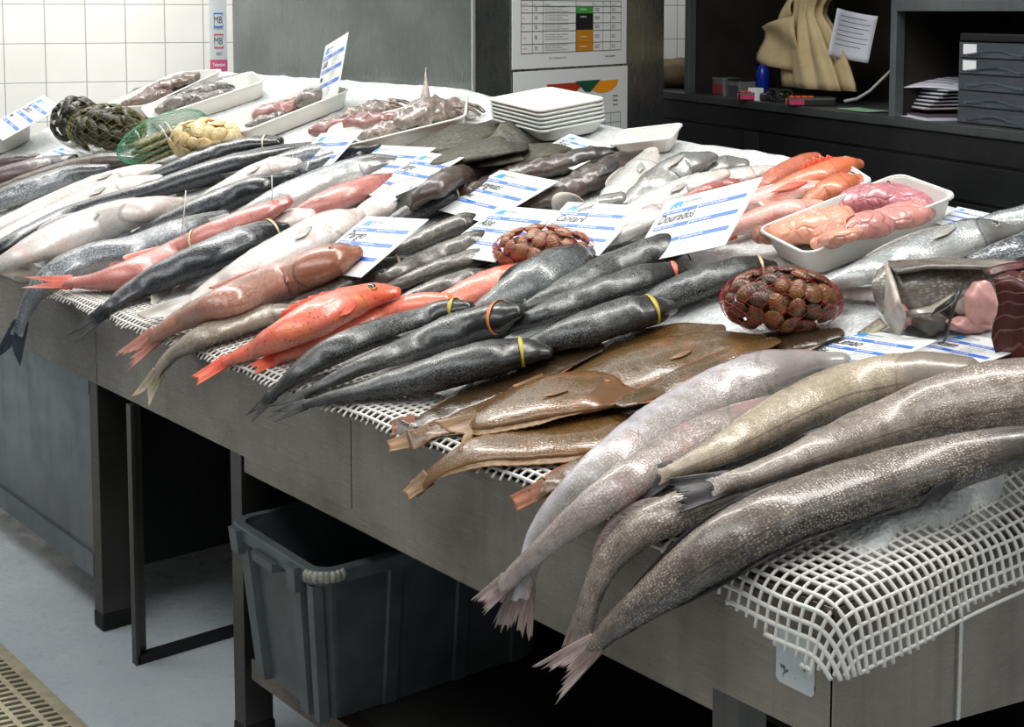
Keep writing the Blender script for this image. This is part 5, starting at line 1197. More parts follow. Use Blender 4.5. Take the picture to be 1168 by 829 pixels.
def net_lines(C, r, U, mat, parent, o, n1=16, th=0.0009, name='net', jit=0.03, cover=1.0):
    m = MB()
    for fam in (1, -1):
        for i in range(n1):
            a0 = 2*PI*i/n1; pts = []
            for k in range(40):
                q = k/39; el = 0.06+q*(PI-0.12)*cover; az = a0+fam*q*3.2+jit*math.sin(k*1.7+i)
                d = np.array([math.cos(el), math.sin(el)*math.cos(az), math.sin(el)*math.sin(az)])
                d = d*(1+jit*0.5*math.sin(k*0.9+i*2.3))
                pts.append(U@(d*r)+C-o)
            m.tube(np.array(pts), th, 4)
    return m.build(name, mat, parent)
def net_bag(label, px, py, hx, hy, depth_k, kind, clabel, group, smat, sr, n, netc, core, tilt=0.0, th=0.0005, n1=13, cat='net bag'):
    c0 = top_pt(px, py, 0.05); sc = depth(c0)/F
    rx = hx*sc; ry = rx*depth_k
    # apparent height comes from the upright radius and the foreshortened depth radius
    dn = 0.26; rz = math.sqrt(max((hy*sc)**2-(ry*dn)**2, (0.4*hy*sc)**2))
    c = top_pt(px, py, 0.0)
    for _ in range(4):
        h = max(float(hf(np.array([c[0]]), np.array([c[1]]))[0])-float(zs(c[1])), ICE)
        c = top_pt(px, py, min(h, 0.07)+rz*0.9)
    x = wdir_(math.cos(tilt), math.sin(tilt), 0.0); y = wdir_(0, 0, 1.0); z = np.cross(x, y); 
    if z[2] < 0: z = -z
    y = np.cross(z, x); U = np.stack([x, y, z], 1); r = np.array([rx, ry, rz])
    o = c-np.array([0, 0, rz])
    t = thing('net_bag', label, cat, o, None)
    k = MB(); k.ell((0, 0, 0), r*0.66, U, 28, 18); co_ = k.build('inner_fill', core, t, True); co_.location = c-o
    net_lines(c, r*1.05, U, netc, t, o, n1, th)
    # shells packed under the net
    first = None; ga = PI*(3-math.sqrt(5)); cnt = 0; N = n*2
    for i in range(N):
        zz = 1-2*(i+0.5)/N; rad = math.sqrt(1-zz*zz); d = np.array([rad*math.cos(ga*i), rad*math.sin(ga*i), zz])
        lay = 0.68+(i % 2)*2.2*sr[2]/float(np.mean(r)); pw = U@(d*r*lay)+c
        nn = U@(d/r); nn /= np.linalg.norm(nn)
        if nn@(CAM-pw)/np.linalg.norm(CAM-pw) < -0.25 or d[2] < -0.75: continue
        tx = np.cross(nn, RN.randn(3)); tx /= np.linalg.norm(tx); nn2 = nn+0.13*RN.randn(3); nn2 /= np.linalg.norm(nn2)
        tx = tx-(tx@nn2)*nn2; tx /= np.linalg.norm(tx); ty = np.cross(nn2, tx)
        s = R.uniform(0.8, 1.2)
        if first is None:
            first = shell_mesh(kind, sr, smat, 1); props(first, clabel, 'shellfish', group)
            m4 = Matrix(np.stack([tx, ty, nn2], 1).tolist()).to_4x4() @ Matrix.Diagonal((s, s, s, 1)); m4.translation = Vector(pw); first.matrix_world = m4
        else:
            dup(first, pw, np.stack([tx, ty, nn2], 1).tolist(), (s, s, s))
        cnt += 1
    hf_put(np.array([c[0]]), np.array([c[1]]), np.array([c[2]+rz]))
    return t, c, U, r
M['clam'] = shell_mat('clam_shell', '8a5a30', '4a3524', '2e241b'); M['clam_red'] = shell_mat('clam_rose', '9a6247', 'b08764', '6c3a2e')
M['mussel'] = shell_mat('mussel_shell', '1d1c1a', '322d22', '4a4433', 160.0); M['clam_yellow'] = shell_mat('clam_yellow', 'd8bd85', 'e2cfa0', 'c2a064')
def net_mat(n, c): return simple(n, c, 0.4)
net_bag('red net bag of brown clams on the ice in front of the silver bass', 891, 343, 65, 39, 0.8, 'clam', 'brown clam packed in the red net bag on the ice by the silver bass', 'brown clams in the front red net bag', M['clam'], (0.0225, 0.0175, 0.010), 60, net_mat('net_red', 'b3202c'), simple('net_core', '4a2620', 0.5, vary=0.3, scale=60))
net_bag('red net bag of reddish clams behind the grey meagre, by the Cantaril card', 621, 285, 56, 28, 0.7, 'clam', 'reddish clam packed in the red net bag before the Cantaril card', 'reddish clams in the rear red net bag', M['clam_red'], (0.023, 0.0175, 0.010), 46, net_mat('net_crimson', 'c02a48'), simple('net_core_red', '7a3430', 0.5, vary=0.3, scale=60))
net_bag('round dark net bag of mussels at the back, left of the yellow-edged one', 88, 139, 27, 27, 0.9, 'mussel', 'dark mussel in the rear mussel bag at the back left', 'mussels in the rear mussel bag', M['mussel'], (0.034, 0.019, 0.013), 46, net_mat('net_brown', '4d4a26'), simple('mussel_core', '17150f', 0.5), n1=16, th=0.0007)
net_bag('yellow-edged net bag of dark mussels left of the green net bag', 122, 147, 41, 28, 0.8, 'mussel', 'dark mussel in the yellow-edged bag at the back left', 'mussels in the yellow-edged bag', M['mussel'], (0.036, 0.020, 0.013), 58, net_mat('net_yellow', '7d7420'), simple('mussel_core2', '1c190f', 0.5), n1=18, th=0.0008)
net_bag('net bag of pale yellow clams beside the green net bag', 236, 160, 37, 23, 0.8, 'clam', 'pale yellow clam packed in the bag beside the green net bag', 'pale yellow clams in the bag', M['clam_yellow'], (0.036, 0.027, 0.014), 48, net_mat('net_gold', 'd9b83a'), simple('clam_core', 'b8965a', 0.5), n1=8, th=0.0007)
# razor clams in the green net
M['razor'] = shell_mat('razor_shell', '7d7450', '5d5a40', 'b9a36a', 90.0)
gb = top_pt(178, 163, 0.09); ax = top_pt(212, 148, 0.09)-top_pt(150, 176, 0.07); ax /= np.linalg.norm(ax)
gbt = thing('net_bag', 'green net bag of razor clams between the mussels and the yellow clams', 'net bag', gb-np.array([0, 0, 0.06]))
sd_ = np.cross([0, 0, 1.0], ax); sd_ /= np.linalg.norm(sd_); up_ = np.cross(ax, sd_)
Ug = np.stack([ax, sd_, up_], 1)
net_lines(gb+up_*0.012+ax*0.03, np.array([0.17, 0.085, 0.075]), Ug, net_mat('net_green', '3f9a72'), gbt, gb-np.array([0, 0, 0.06]), 24, 0.0006)
for q in (0.035, 0.06):
    MB().tube(np.array([gb+ax*q+sd_*0.064*math.cos(a)+up_*0.052*math.sin(a) for a in np.linspace(0, 2*PI, 30)])-(gb-np.array([0, 0, 0.06])), 0.0028, 6).build('rubber_band', M['foam'], gbt, True, 'white band tied round the razor clams')
k = 0; first = None
for lay in range(4):
    for i in range(5-lay % 2):
        rt_ = (i-2+0.5*(lay % 2))*0.022
        pc = gb+ax*R.uniform(-0.015, 0.015)+sd_*rt_+up_*(-0.045+0.022*lay)
        if first is None:
            zz = np.linspace(-0.085, 0.085, 12)
            first = MB().tube(np.stack([zz, 0.004*(zz/0.085)**2, zz*0], 1), np.array([0.006, 0.0085, 0.009, 0.009, 0.009, 0.009, 0.009, 0.009, 0.009, 0.009, 0.0088, 0.007]), 10).build('razor_clam', M['razor'], None, True)
            props(first, 'olive razor clam bundled in the green net bag', 'shellfish', 'razor clams in the green net')
            m4 = Matrix(Ug.tolist()).to_4x4(); m4.translation = Vector(pc); first.matrix_world = m4
        else: dup(first, pc, Ug.tolist(), (1, 1, 1))
        k += 1
ft = top_pt(146, 180, 0.05)
# white tag sticks standing in the heap
for (a, b), lab in ((((207, 268), (212, 217)), 'thin white tag stick standing by the pink gurnard'), (((310, 236), (310, 200)), 'thin white tag stick standing between the black fish and silver bass')):
    p0 = top_pt(*a, 0.11); d = np.linalg.norm(p0-CAM); r1 = ray(*b); p1 = CAM+r1*d/np.linalg.norm(r1)
    o = MB().tube(np.array([p0*1-p0, (p1-p0)*0.5+np.array([0.002, 0, 0]), p1-p0]), 0.0016, 6).build('tag_stick', M['foam'], None, True); o.location = p0; props(o, lab, 'tag')
# ------------------------------------------------------------------ steel cabinet with posters behind the counter
CD = 5.2
c0 = at_d(540, 60, CD)[:2]
ldir = np.array([-1.0, 0.0])
rd = cam2w(0.587, 0.81, 0)-cam2w(0, 0, 0); rd = rd[:2]/np.linalg.norm(rd[:2])
def face_hit(px, py):      # point on the right face: distance along it, height
    r = ray(px, py); nrm = np.array([-rd[1], rd[0]])
    tt = (nrm@(c0-CAM[:2]))/(nrm@r[:2]); p = CAM+r*tt
    return float((p[:2]-c0)@rd), float(p[2])
RL = face_hit(757, 60)[0]; LL = 1.80
cab = thing('steel_cabinet', 'tall grey stainless steel cabinet behind the octopus tray', 'cabinet', (c0[0], c0[1], 0))
pl = [(0, 0), tuple(rd*RL), tuple(rd*RL+np.array([-1.2, 0.45])), (ldir[0]*LL, 0.55), (ldir[0]*LL, 0)]
MB().prism([(a, b) for a, b in pl], 0.0, 2.55).build('shell', M['steel_cab'], cab)
t_ = MB().box(-0.006, 0.006, -0.006, 0.006, 0.0, 2.55, 0.002).build('edge_highlight', simple('highlight_metal', 'c9ccc9', 0.25, 0.7), cab)  # bright strip added for the highlight along the cabinet edge
nrm = np.array([rd[1], -rd[0]]); 
if nrm@(CAM[:2]-c0) < 0: nrm = -nrm
FM = Matrix(((rd[0], 0, nrm[0]), (rd[1], 0, nrm[1]), (0, 1, 0)))
def poster(label, x0, x1, z0, z1, fill):
    t = thing('poster', label, 'poster', (c0[0]+rd[0]*x0+nrm[0]*0.002, c0[1]+rd[1]*x0+nrm[1]*0.002, z0), FM)
    PR = [(MB().box(0, x1-x0, 0, z1-z0, 0, 0.004, 0.001), M['card'])]
    fill(PR, x1-x0, z1-z0); multi('board', PR, t); return t
x0, zb0 = face_hit(583, 79.5); x1, zb1 = face_hit(713, 72.5); zb = (zb0+zb1)/2
M['p_green'] = simple('poster_green', '3f9a35', 0.4); M['p_black'] = simple('poster_black', '0a100c', 0.7); M['p_orange'] = simple('poster_orange', 'c27f14', 0.4); M['p_pink'] = simple('poster_pink', 'c9607a', 0.5)
def fill1(t, w, h):
    k = w/985.0; kv = (depth(np.array([*(c0+rd*(x0+w/2)), 1.5]))/F)/7.53; U = lambda x: (x-50)*k; V = lambda v: v*kv
    cols = [115, 205, 290, 568, 720, 812, 880, 980]; rows = [562, 515, 459, 372, 307, 202, 127]
    ln = MB()
    for c in cols: bar(ln, U(c)-0.0012, U(c)+0.0012, V(rows[-1]), V(rows[0]), 0.0048)
    for r in rows: bar(ln, U(cols[0]), U(cols[-1]), V(r)-0.0012, V(r)+0.0012, 0.0048)
    t.append((ln, M['black_ink']))
    for nm, m, a, b in (('green_cell', 'p_green', 514, 456), ('black_cell', 'p_black', 456, 312), ('orange_cell', 'p_orange', 312, 204), ('orange_cell', 'p_orange', 202, 130)):
        mb = MB(); bar(mb, U(570), U(719), V(b), V(a), 0.0052); t.append((mb, M[m]))
    tx = MB(); pk = MB(); wt = MB()
    hd = ['Equipamento', '\u00c1rea', 'Procedimento', 'Produto', 'Dose', 'Tempo', 'Frequ\u00eancia']
    wr = ['Superf\u00edcies', 'Facas', 'Ch\u00e3o', 'Bancadas', 'Utens\u00edlios']
    for i, a in enumerate(hd): put_text(pk if i in (0, 3, 5) else tx, a, U(cols[i]+8), V(rows[1]+10), 0.0054, 0.008, (cols[i+1]-cols[i]-16)*k)
    for r in range(5):
        yc = (rows[r+1]+rows[r+2])/2
        put_text(pk, wr[r], U(123), V(yc-4), 0.0054, 0.0085, 70*k)
        for j in (12, -6): put_text(tx, 'Di\u00e1ria', U(224), V(yc+j-4), 0.0054, 0.0075, 50*k, 0, 0.02)
        for j in (24, 4, -16): put_text(tx, 'Lavar com detergente, enxaguar e desinfetar bem' if j != 4 else 'Deixar atuar e passar por \u00e1gua limpa', U(305), V(yc+j-4), 0.0054, 0.008, 245*k)
        for j in (10, -8): put_text(tx, 'Solu\u00e7\u00e3o 2%', U(735), V(yc+j-4), 0.0054, 0.0075, 62*k, 0, 0.02); put_text(tx, 'Ap\u00f3s uso', U(890), V(yc+j-4), 0.0054, 0.0075, 72*k, 0, 0.02)
        put_text(tx, '5', U(838), V(yc-4), 0.0054, 0.008)
    for v in (485, 420, 250, 165): put_text(wt, 'Desinfetante', U(605), V(v), 0.0056, 0.009, 80*k, 0, 0.02)
    put_text(tx, 'Plano de Higieniza\u00e7\u00e3o do Sector', U(340), V(75), 0.0054, 0.0095, 400*k); put_text(tx, 'Controlo da Qualidade', U(830), V(70), 0.0054, 0.0085, 110*k, 0, 0.03)
    put_text(tx, 'PLANO', U(420), V(590), 0.0054, 0.022, 90*k, 0, 0.02)
    t.append((tx, M['black_ink'])); t.append((pk, M['p_pink'])); t.append((wt, M['white_ink']))
    lf = MB(); lf.prism([(U(145)+0.02*math.cos(a), V(592)+0.012*math.sin(a)) for a in np.linspace(0, 2*PI, 12, endpoint=False)], 0.0045, 0.005); t.append((lf, M['p_green']))
poster('white hygiene table poster with green, black and orange cells on the cabinet', x0, x1, zb, zb+0.62, fill1)
x0b, za0 = face_hit(584.5, 82); x1b, za1 = face_hit(714.5, 75)
def fill2(t, w, h):
    k = w/985.0
    def bowl(nm, m, cx, cy, rw, rh, sk):
        p = [(cx-rw+sk, cy)]+[(cx+rw*math.cos(a)*0.98+sk*math.sin(a)*-0.3, cy-rh*math.sin(a)) for a in np.linspace(PI*0.98, PI*0.02, 12)]+[(cx+rw, cy)]
        t.append((MB().prism(p, 0.0042, 0.005), M[m]))
    M['b_red'] = simple('bowl_red', 'a8341f', 0.4); M['b_green'] = simple('bowl_green', '14503a', 0.4); M['b_orange'] = simple('bowl_orange', 'f09a1a', 0.4)
    bowl('red_bowl', 'b_red', w*0.42, h-0.055, 0.095*w/0.55*0.9, 0.045, 0); bowl('orange_bowl', 'b_orange', w*0.765, h-0.055, 0.095*w/0.55*0.85, 0.05, 0)
    mb = MB(); mb.prism([(w*0.51, h-0.05), (w*0.60, h-0.095), (w*0.645, h-0.097), (w*0.74, h-0.05)][::-1], 0.005, 0.0058); t.append((mb, M['b_green']))
    fan = MB()
    for i in range(7):
        a = PI*(0.05+0.9*i/6); fan.prism([(w*0.195, h-0.105), (w*0.195+0.045*math.cos(a-0.2), h-0.105+0.038*math.sin(a-0.2)), (w*0.195+0.045*math.cos(a+0.2), h-0.105+0.038*math.sin(a+0.2))], 0.0042, 0.005)
    t.append((fan, simple('fan_purple', '6d3a50', 0.5)))
    tx = MB(); put_text(tx, 'Z', w*0.085, h-0.115, 0.0046, 0.05); put_text(tx, 'higiene', w*0.14, h-0.122, 0.0046, 0.012); put_text(tx, 'Plano de Higieniza\u00e7\u00e3o', w*0.45, h-0.15, 0.0046, 0.025, w*0.3)
    for j in range(3): put_text(tx, 'Revis\u00e3o', w*0.86, h-0.125-0.018*j, 0.0046, 0.012, w*0.1, 0, 0.02)
    t.append((tx, M['black_ink']))
    ln = MB()
    for c in (0.78, 0.84, 0.93): bar(ln, w*c-0.001, w*c+0.001, 0.02, h-0.19, 0.0048)
    for r in (h-0.19, h-0.23, h-0.34): bar(ln, w*0.1, w*0.93, r-0.001, r+0.001, 0.0048)
    t.append((ln, M['black_ink']))
zz1 = (za0+za1)/2
poster('lower white poster with red, green and orange bowls behind the tray stack', x0b, x1b, zz1-0.42, zz1, fill2)

# narrow payment sign at the left end of the cabinet
sd = 6.85
sp = at_d(249, 40, sd); rt_ = wdir_(0.95, 0, 0.31); rt_ /= np.linalg.norm(rt_); nf = np.cross(rt_, [0, 0, 1.0])
SM = Matrix(((rt_[0], 0, nf[0]), (rt_[1], 0, nf[1]), (0, 1, 0)))
mp = depth(sp)/F; zt = at_d(249, -14, sd)[2]; zl = at_d(249, 82, sd)[2]
sg = thing('payment_sign', 'narrow light grey sign with two MB marks and a pink foot beside the tiled wall', 'sign', (sp[0], sp[1], zl), SM)
sw = 19.0*mp/2*1.03; sh = zt-zl
SG = [(MB().box(-sw, sw, 0, sh, -0.01, 0, 0.002), simple('sign_grey', 'c9cfd2', 0.4))]
mb = MB(); bar(mb, -sw, sw, 0.0, 14*mp, 0.0008); SG.append((mb, simple('sign_pink', 'c9577f', 0.4)))
wt = MB(); put_text(wt, 'Telem\u00f3vel', -sw*0.7, 6.5*mp, 0.0014, 0.022, sw*1.4, 0, 0.02); SG.append((wt, M['white_ink']))
bt = MB(); 
for yb in (57, 33): put_text(bt, 'MB', -sw*0.55, (yb-2)*mp+0.002, 0.001, 11.5*mp, sw*1.05)
put_text(bt, 'MULTIBANCO', -sw*0.55, 48.5*mp, 0.001, 3*mp, sw*1.1); put_text(bt, 'WAY', -sw*0.3, 18.5*mp, 0.001, 6*mp, sw*0.7)
SG.append((bt, M['black_ink']))
for yb, m in ((57, M['blue_ink']), (33, simple('sign_red', 'c83c52', 0.4))):
    mb = MB()
    for y0, s_ in ((yb+9.5, 1), (yb-5.5, -1)):
        bar(mb, -sw*0.5, sw*0.55, (y0-0.8)*mp, (y0+0.8)*mp, 0.001)
        for xx in (-sw*0.5, sw*0.5): bar(mb, xx, xx+sw*0.08, (y0-(2.8 if s_ > 0 else 0))*mp, (y0+(0 if s_ > 0 else 2.8))*mp, 0.001)
    SG.append((mb, m))
multi('board', SG, sg)

# ------------------------------------------------------------------ dark shelving unit at the right
Rp = at_d(1168, 150, 4.7); LIP = float(Rp[2])
xa = wdir_(0.3585, 0, -0.9335); ya = np.cross([0, 0, 1.0], xa)
UM = rot_cols(xa, ya, (0, 0, 1))
UO = np.array([Rp[0], Rp[1], 0.0])
def ulx(px, py, yb=0.0):     # local x on the plane y = yb
    r = ray(px, py); tt = ((UO-CAM)@ya+yb)/(r@ya); p = CAM+r*tt
    return float((p-UO)@xa), float(p[2])
def ulz(px, py, z=None):       # local position of a px on the shelf surface
    z = LIP if z is None else z
    p = at_z(px, py, z); return float((p-UO)@xa), float((p-UO)@ya)
xL = ulx(786, 108)[0]; xM = ulx(1021, 130)[0]; XE = 0.7; XW = xL-0.62
un = thing('shelving_unit', 'dark steel shelving unit with drawers behind the counter at the right', 'shelving unit', UO, UM)
DB = 0.52
MB().box(XW, XE, 0.012, DB, 0.0, LIP-0.012).build('base', M['steel_dark'], un)
MB().box(XW, XE, -0.012, DB, LIP-0.034, LIP, 0.004).build('shelf_board', M['steel_cab'] if False else steel('lip_steel', '6a6c6b', '55585a', 0.4, 0.8), un)
for a, b in ((LIP-0.125, LIP-0.040),):
    MB().box(XW, XE, 0.0, 0.02, a, b, 0.003).build('fascia', M['steel_dark'], un)
ds = ulx(860, 160)[0]
for x0_, x1_ in ((XW, ds-0.10), (ds+0.06, XE)):
    for a, b in ((LIP-0.26, LIP-0.135), (LIP-0.42, LIP-0.27), (LIP-0.58, LIP-0.43)):
        MB().box(x0_, x1_, -0.004, 0.014, a, b, 0.003).build('drawer_front', M['steel_dark'], un)
MB().box(ds-0.08, ds+0.045, -0.006, 0.014, 0.02, LIP-0.135, 0.002).build('divider', steel('divider_steel', '4a4b4b', '3a3b3b', 0.4, 0.8), un)
M['post_steel'] = steel('post_steel', '7d8384', '666c6d', 0.4, 0.7)
for xc, w_ in ((xL, 0.035), (xM, 0.03)):
    MB().box(xc-w_, xc+0.006, -0.008, 0.03, LIP, LIP+0.9, 0.002).build('post', M['post_steel'], un)
M['inside'] = simple('shelf_inside', '2a2622', 0.5, 0.3, vary=0.3, scale=5)
MB().box(XW, XE, DB-0.01, DB, LIP, LIP+0.9).build('back_panel', M['inside'], un)
MB().box(xL-0.03, xL-0.02, 0.03, DB-0.01, LIP, LIP+0.9).build('side_panel', M['inside'], un)
MB().box(xM-0.012, xM-0.004, 0.03, DB-0.01, LIP, LIP+0.9).build('side_panel', M['inside'], un)
zU = ulx(1168, 13)[1]
MB().box(xM, XE, -0.01, DB-0.01, zU, zU+0.04, 0.003).build('upper_shelf', M['post_steel'], un)
MB().box(xL, xM, 0.0, DB-0.01, LIP+0.86, LIP+0.9).build('upper_shelf', M['inside'], un)

def on_shelf(name, label, px, py, cat, rz=0.0, dy=0.0, z=None, group=None):
    xx, zz = ulx(px, py, max(dy, 0.03)); p = UO+xa*xx+ya*max(dy, 0.03)+np.array([0, 0, LIP if z is None else zz]); dy = 0.0
    m = UM.copy() @ Matrix.Rotation(rz, 3, 'Z')
    p = p+ya*dy
    return thing(name, label, cat, p, m, group), depth(p)/F
# cloth bag
t, sc = on_shelf('cloth_bag', 'crumpled tan cloth bag hanging down onto the dark shelf', 925, 100, 'bag', dy=0.22, z=1)
M['cloth'] = NT('tan_cloth'); nz = M['cloth'].noise(M['cloth'].obj(), 9, 4.0); nf_ = M['cloth'].noise(M['cloth'].obj(), 160, 2.0)
M['cloth'].bump(nf_, 0.3, 0.001); M['cloth'] = M['cloth'].set(Base__Color=M['cloth'].mix(M['cloth'].rng(nz, 0.3, 0.7), srgb('a8946e'), srgb('b9a680')), Roughness=0.85)
def drape(name, cx, cy, rows, nfold, ph, par):
    """rows: (z, rx, ry, fold depth, shift x)"""
    rows = spline([(r[0]*100, 0, r[1], r[2], r[3], r[4]) for r in rows], 26); n = 72; v = []
    for i, (z, _, rx, ry, fd, sx) in enumerate(rows):
        for j in range(n):
            a = 2*PI*j/n; k = 1+fd*(0.6*math.sin(nfold*a+ph+z*0.02)+0.4*math.sin((nfold*2-1)*a+1.3+z*0.05))
            v.append((cx+sx+rx*k*math.cos(a), cy+ry*k*math.sin(a), z/100))
    m = len(rows); f = [(i*n+j, i*n+(j+1) % n, (i+1)*n+(j+1) % n, (i+1)*n+j) for i in range(m-1) for j in range(n)]
    f += [tuple(range(n-1, -1, -1)), tuple((m-1)*n+j for j in range(n))]
    return mesh_obj(name, v, f, M['cloth'], par, True)
drape('bag_body', 0.0, 0, [(0.0, 0.235, 0.07, 0.22, 0.06), (0.06, 0.22, 0.075, 0.25, 0.05), (0.14, 0.19, 0.075, 0.28, 0.03), (0.25, 0.13, 0.06, 0.30, 0.0), (0.33, 0.085, 0.045, 0.25, -0.02), (0.42, 0.12, 0.055, 0.30, 0.02), (0.55, 0.17, 0.07, 0.25, 0.05), (0.8, 0.1, 0.05, 0.2, 0.05)], 7, 0.4, t)
G = np.array([[(-0.02-0.30*q+0.04*math.sin(s*3), -0.075-0.02*math.sin(s*5+q*4)-0.03*q*(1-q), 0.31-0.10*q-0.24*s*(0.45+0.55*(1-q))+0.05*q*(1-s)) for s in np.linspace(0, 1, 10)] for q in np.linspace(0, 1, 12)])
sheet('bag_flap', G, 0.003, M['cloth'], t, np.zeros(3), np.zeros((12, 10, 2)))
G = np.array([[(-0.16-0.05*q+0.10*s, -0.02+0.03*math.sin(q*6), 0.52-0.30*q*(1-0.3*s)) for s in np.linspace(0, 1, 6)] for q in np.linspace(0, 1, 12)])
sheet('strap', G, 0.003, M['cloth'], t, np.zeros(3), np.zeros((12, 6, 2)))
# payment terminals
M['term_red'] = simple('terminal_keys', 'd8502c', 0.4); M['term_pink'] = simple('terminal_pink', 'b02a5a', 0.4); M['screen'] = simple('terminal_screen', '26282a', 0.12)
for px, py, lab, rz in ((868, 113, 'black card terminal with red keys, left of the two on the shelf', -0.5), (925, 121, 'black card terminal with orange keys below the cloth bag', -0.5)):
    t, sc = on_shelf('card_terminal', lab, px, py, 'card terminal', rz, 0.06)
    MB().box(-0.045, 0.045, -0.10, 0.10, 0.0, 0.035, 0.008).build('case', M['black'], t)
    MB().box(-0.036, 0.036, 0.02, 0.085, 0.0352, 0.0375, 0.001).build('screen', M['screen'], t)
    kk = MB()
    for i in range(3):
        for j in range(4): MB.box(kk, -0.034+0.024*i, -0.014+0.024*i, -0.09+0.026*j, -0.07+0.026*j, 0.0345, 0.0395)
    kk.build('keypad', M['term_red'], t); MB().box(-0.046, -0.043, -0.09, -0.03, 0.006, 0.026).build('side_trim', M['term_pink'], t); MB().box(0.043, 0.046, -0.09, -0.03, 0.006, 0.026).build('side_trim', M['term_pink'], t)
    MB().box(-0.03, 0.03, -0.103, -0.099, 0.008, 0.03).build('front_trim', M['term_red'], t)
# small boxes
M['clear_pl'] = simple('clear_plastic', '8f9394', 0.2, Transmission__Weight=0.5)
for px, py, lab, col in ((828, 109, 'small clear plastic tub with a red label at the left end of the shelf', '8c3038'), (846, 111, 'small dark plastic tub beside the red-labelled one', '3a3f45')):
    t, sc = on_shelf('plastic_tub', lab, px, py, 'tub', 0.0, 0.09)
    tub(MB(), [(0.05, 0.04, 0.01, 0), (0.056, 0.046, 0.012, 0.075), (0.052, 0.042, 0.012, 0.075), (0.046, 0.036, 0.01, 0.004)]).build('tub', M['clear_pl'], t)
    tub(MB(), [(0.058, 0.048, 0.012, 0.075), (0.058, 0.048, 0.012, 0.083)]).build('lid', M['black'] if col != '8c3038' else M['clear_pl'], t)
    MB().box(-0.045, 0.045, -0.046, -0.043, 0.01, 0.055).build('label_strip', simple('strip_'+col, col, 0.5), t)
t, sc = on_shelf('paper_box', 'small white box with blue print on the shelf', 862, 112, 'box', 0.1, 0.03)
MB().box(-0.03, 0.03, -0.02, 0.02, 0, 0.055, 0.001).build('carton', M['card'], t)
mb = MB(); v_, f_ = text_geo('202', 0.03); mb.add([(-0.022+a, -0.0204, 0.015+b) for a, b, c in v_], f_); mb.build('print', M['blue_ink'], t)
t, sc = on_shelf('spray_bottle', 'blue spray bottle standing in the dark behind the cloth bag', 870, 92, 'bottle', 0, 0.34)
MB().lathe([(0.03, 0), (0.033, 0.01), (0.033, 0.10), (0.02, 0.13), (0.013, 0.14), (0.013, 0.165)], 20).build('bottle', simple('blue_plastic', '1a35a8', 0.2), t, True)
MB().box(-0.05, 0.02, -0.011, 0.011, 0.165, 0.195, 0.004).build('trigger', simple('grey_trigger', '4d5256', 0.4), t)
t, sc = on_shelf('clip_heap', 'tangle of black clips and cord in front of the cloth bag', 885, 106, 'clips', 0, 0.06)
for i in range(9):
    a = i*0.8; q = np.array([(0.06*math.cos(a)*0.5+0.03*math.cos(a*2+k*0.7)+0.012*(i-4), 0.02*math.sin(k*0.8+i), 0.03+0.025*math.sin(k*0.6+i*1.3)) for k in range(12)])
    MB().tube(q, 0.0035, 5).build('clip', M['black'], t, True)
# papers, folders, notebook
pw = simple('paper', 'c6c8d2', 0.6)
def page(label, p, ax_, ay_, w, h, bend, name='paper_sheet', lines=0, mat=pw):
    t = thing(name, label, 'paper', p)
    G = np.array([[ax_*(w*(i/9-0.5))+ay_*(h*(j/9-0.5))+np.cross(ax_, ay_)*bend*((i/9-0.5)**2*4+(j/9)**2) for j in range(10)] for i in range(10)])
    sheet('page', G, 0.0006, mat, t, np.zeros(3), np.zeros((10, 10, 2)))
    if lines:
        mb = MB(); nn = np.cross(ax_, ay_)
        if nn@(CAM-p) < 0: nn = -nn
        for k in range(lines):
            yy = h*(0.38-0.7*k/lines); ww = w*(0.38 if k % 3 else 0.25)
            pts = np.array([ax_*x+ay_*yy+np.cross(ax_, ay_)*bend*((x/w)**2*4+(yy/h+0.5)**2)+nn*0.0015 for x in np.linspace(-0.38*w, ww, 8)])
            mb.tube(pts, 0.0011, 4)
        mb.build('text_lines', M['black_ink'], t)
    return t
rtv = wdir_(1, 0, 0); 
_x, _z = ulx(972, 42, 0.26); p = UO+xa*_x+ya*0.26+np.array([0, 0, _z])
page('white printed sheet curling behind the cloth bag', p, wdir_(0.95, -0.2, -0.2), wdir_(0.2, 0.95, 0.1), 0.17, 0.20, 0.03, 'paper_sheet', 7)
_x, _z = ulx(1046, 58, 0.40); p = UO+xa*_x+ya*0.40+np.array([0, 0, _z])
page('pinned pale sheet at the back of the right compartment', p, wdir_(1, 0, 0), wdir_(0, 1, 0.05), 0.10, 0.22, 0.004, 'paper_sheet', 2)
_x, _z = ulx(1060, 130, 0.14); fp = UO+xa*_x+ya*0.14+np.array([0, 0, LIP])
fo_, _ = on_shelf('notebook', 'purple-covered notebook at the bottom of the folder pile', 1068, 139, 'notebook', -0.25, 0.09)
MB().box(-0.085, 0.10, -0.08, 0.10, 0.012, 0.016, 0.001).build('cover', simple('purple_cover', '4d4150', 0.5), fo_); MB().box(-0.083, 0.098, -0.078, 0.098, 0.0, 0.012).build('pages', pw, fo_)
for k in range(6):
    t = thing('folder', ['brown folder lowest in the pile beside the drawer box', 'second folder up in the pile, dark', 'third folder up in the pile, dark red-brown', 'third folder down in the pile, black', 'second folder down in the pile, black', 'black folder on top of the pile under the loose sheet'][k], 'folder', fp+np.array([0, 0, 0.03+0.013*k])+ya*0.01*k, UM @ Matrix.Rotation(-0.2+0.06*k, 3, 'Z'), 'folder pile')
    m = [simple('folder_brown', '5a3a2a', 0.5), M['black'], simple('folder_red', '40201c', 0.5), M['black'], M['black'], M['black']][k]
    MB().box(-0.085, 0.11, -0.07, 0.14, 0.0, 0.004, 0.001).build('cover', m, t); MB().box(-0.08, 0.105, -0.067, 0.135, 0.004, 0.009).build('sheets', pw, t)
p = fp+np.array([0, 0, 0.135])+ya*0.03
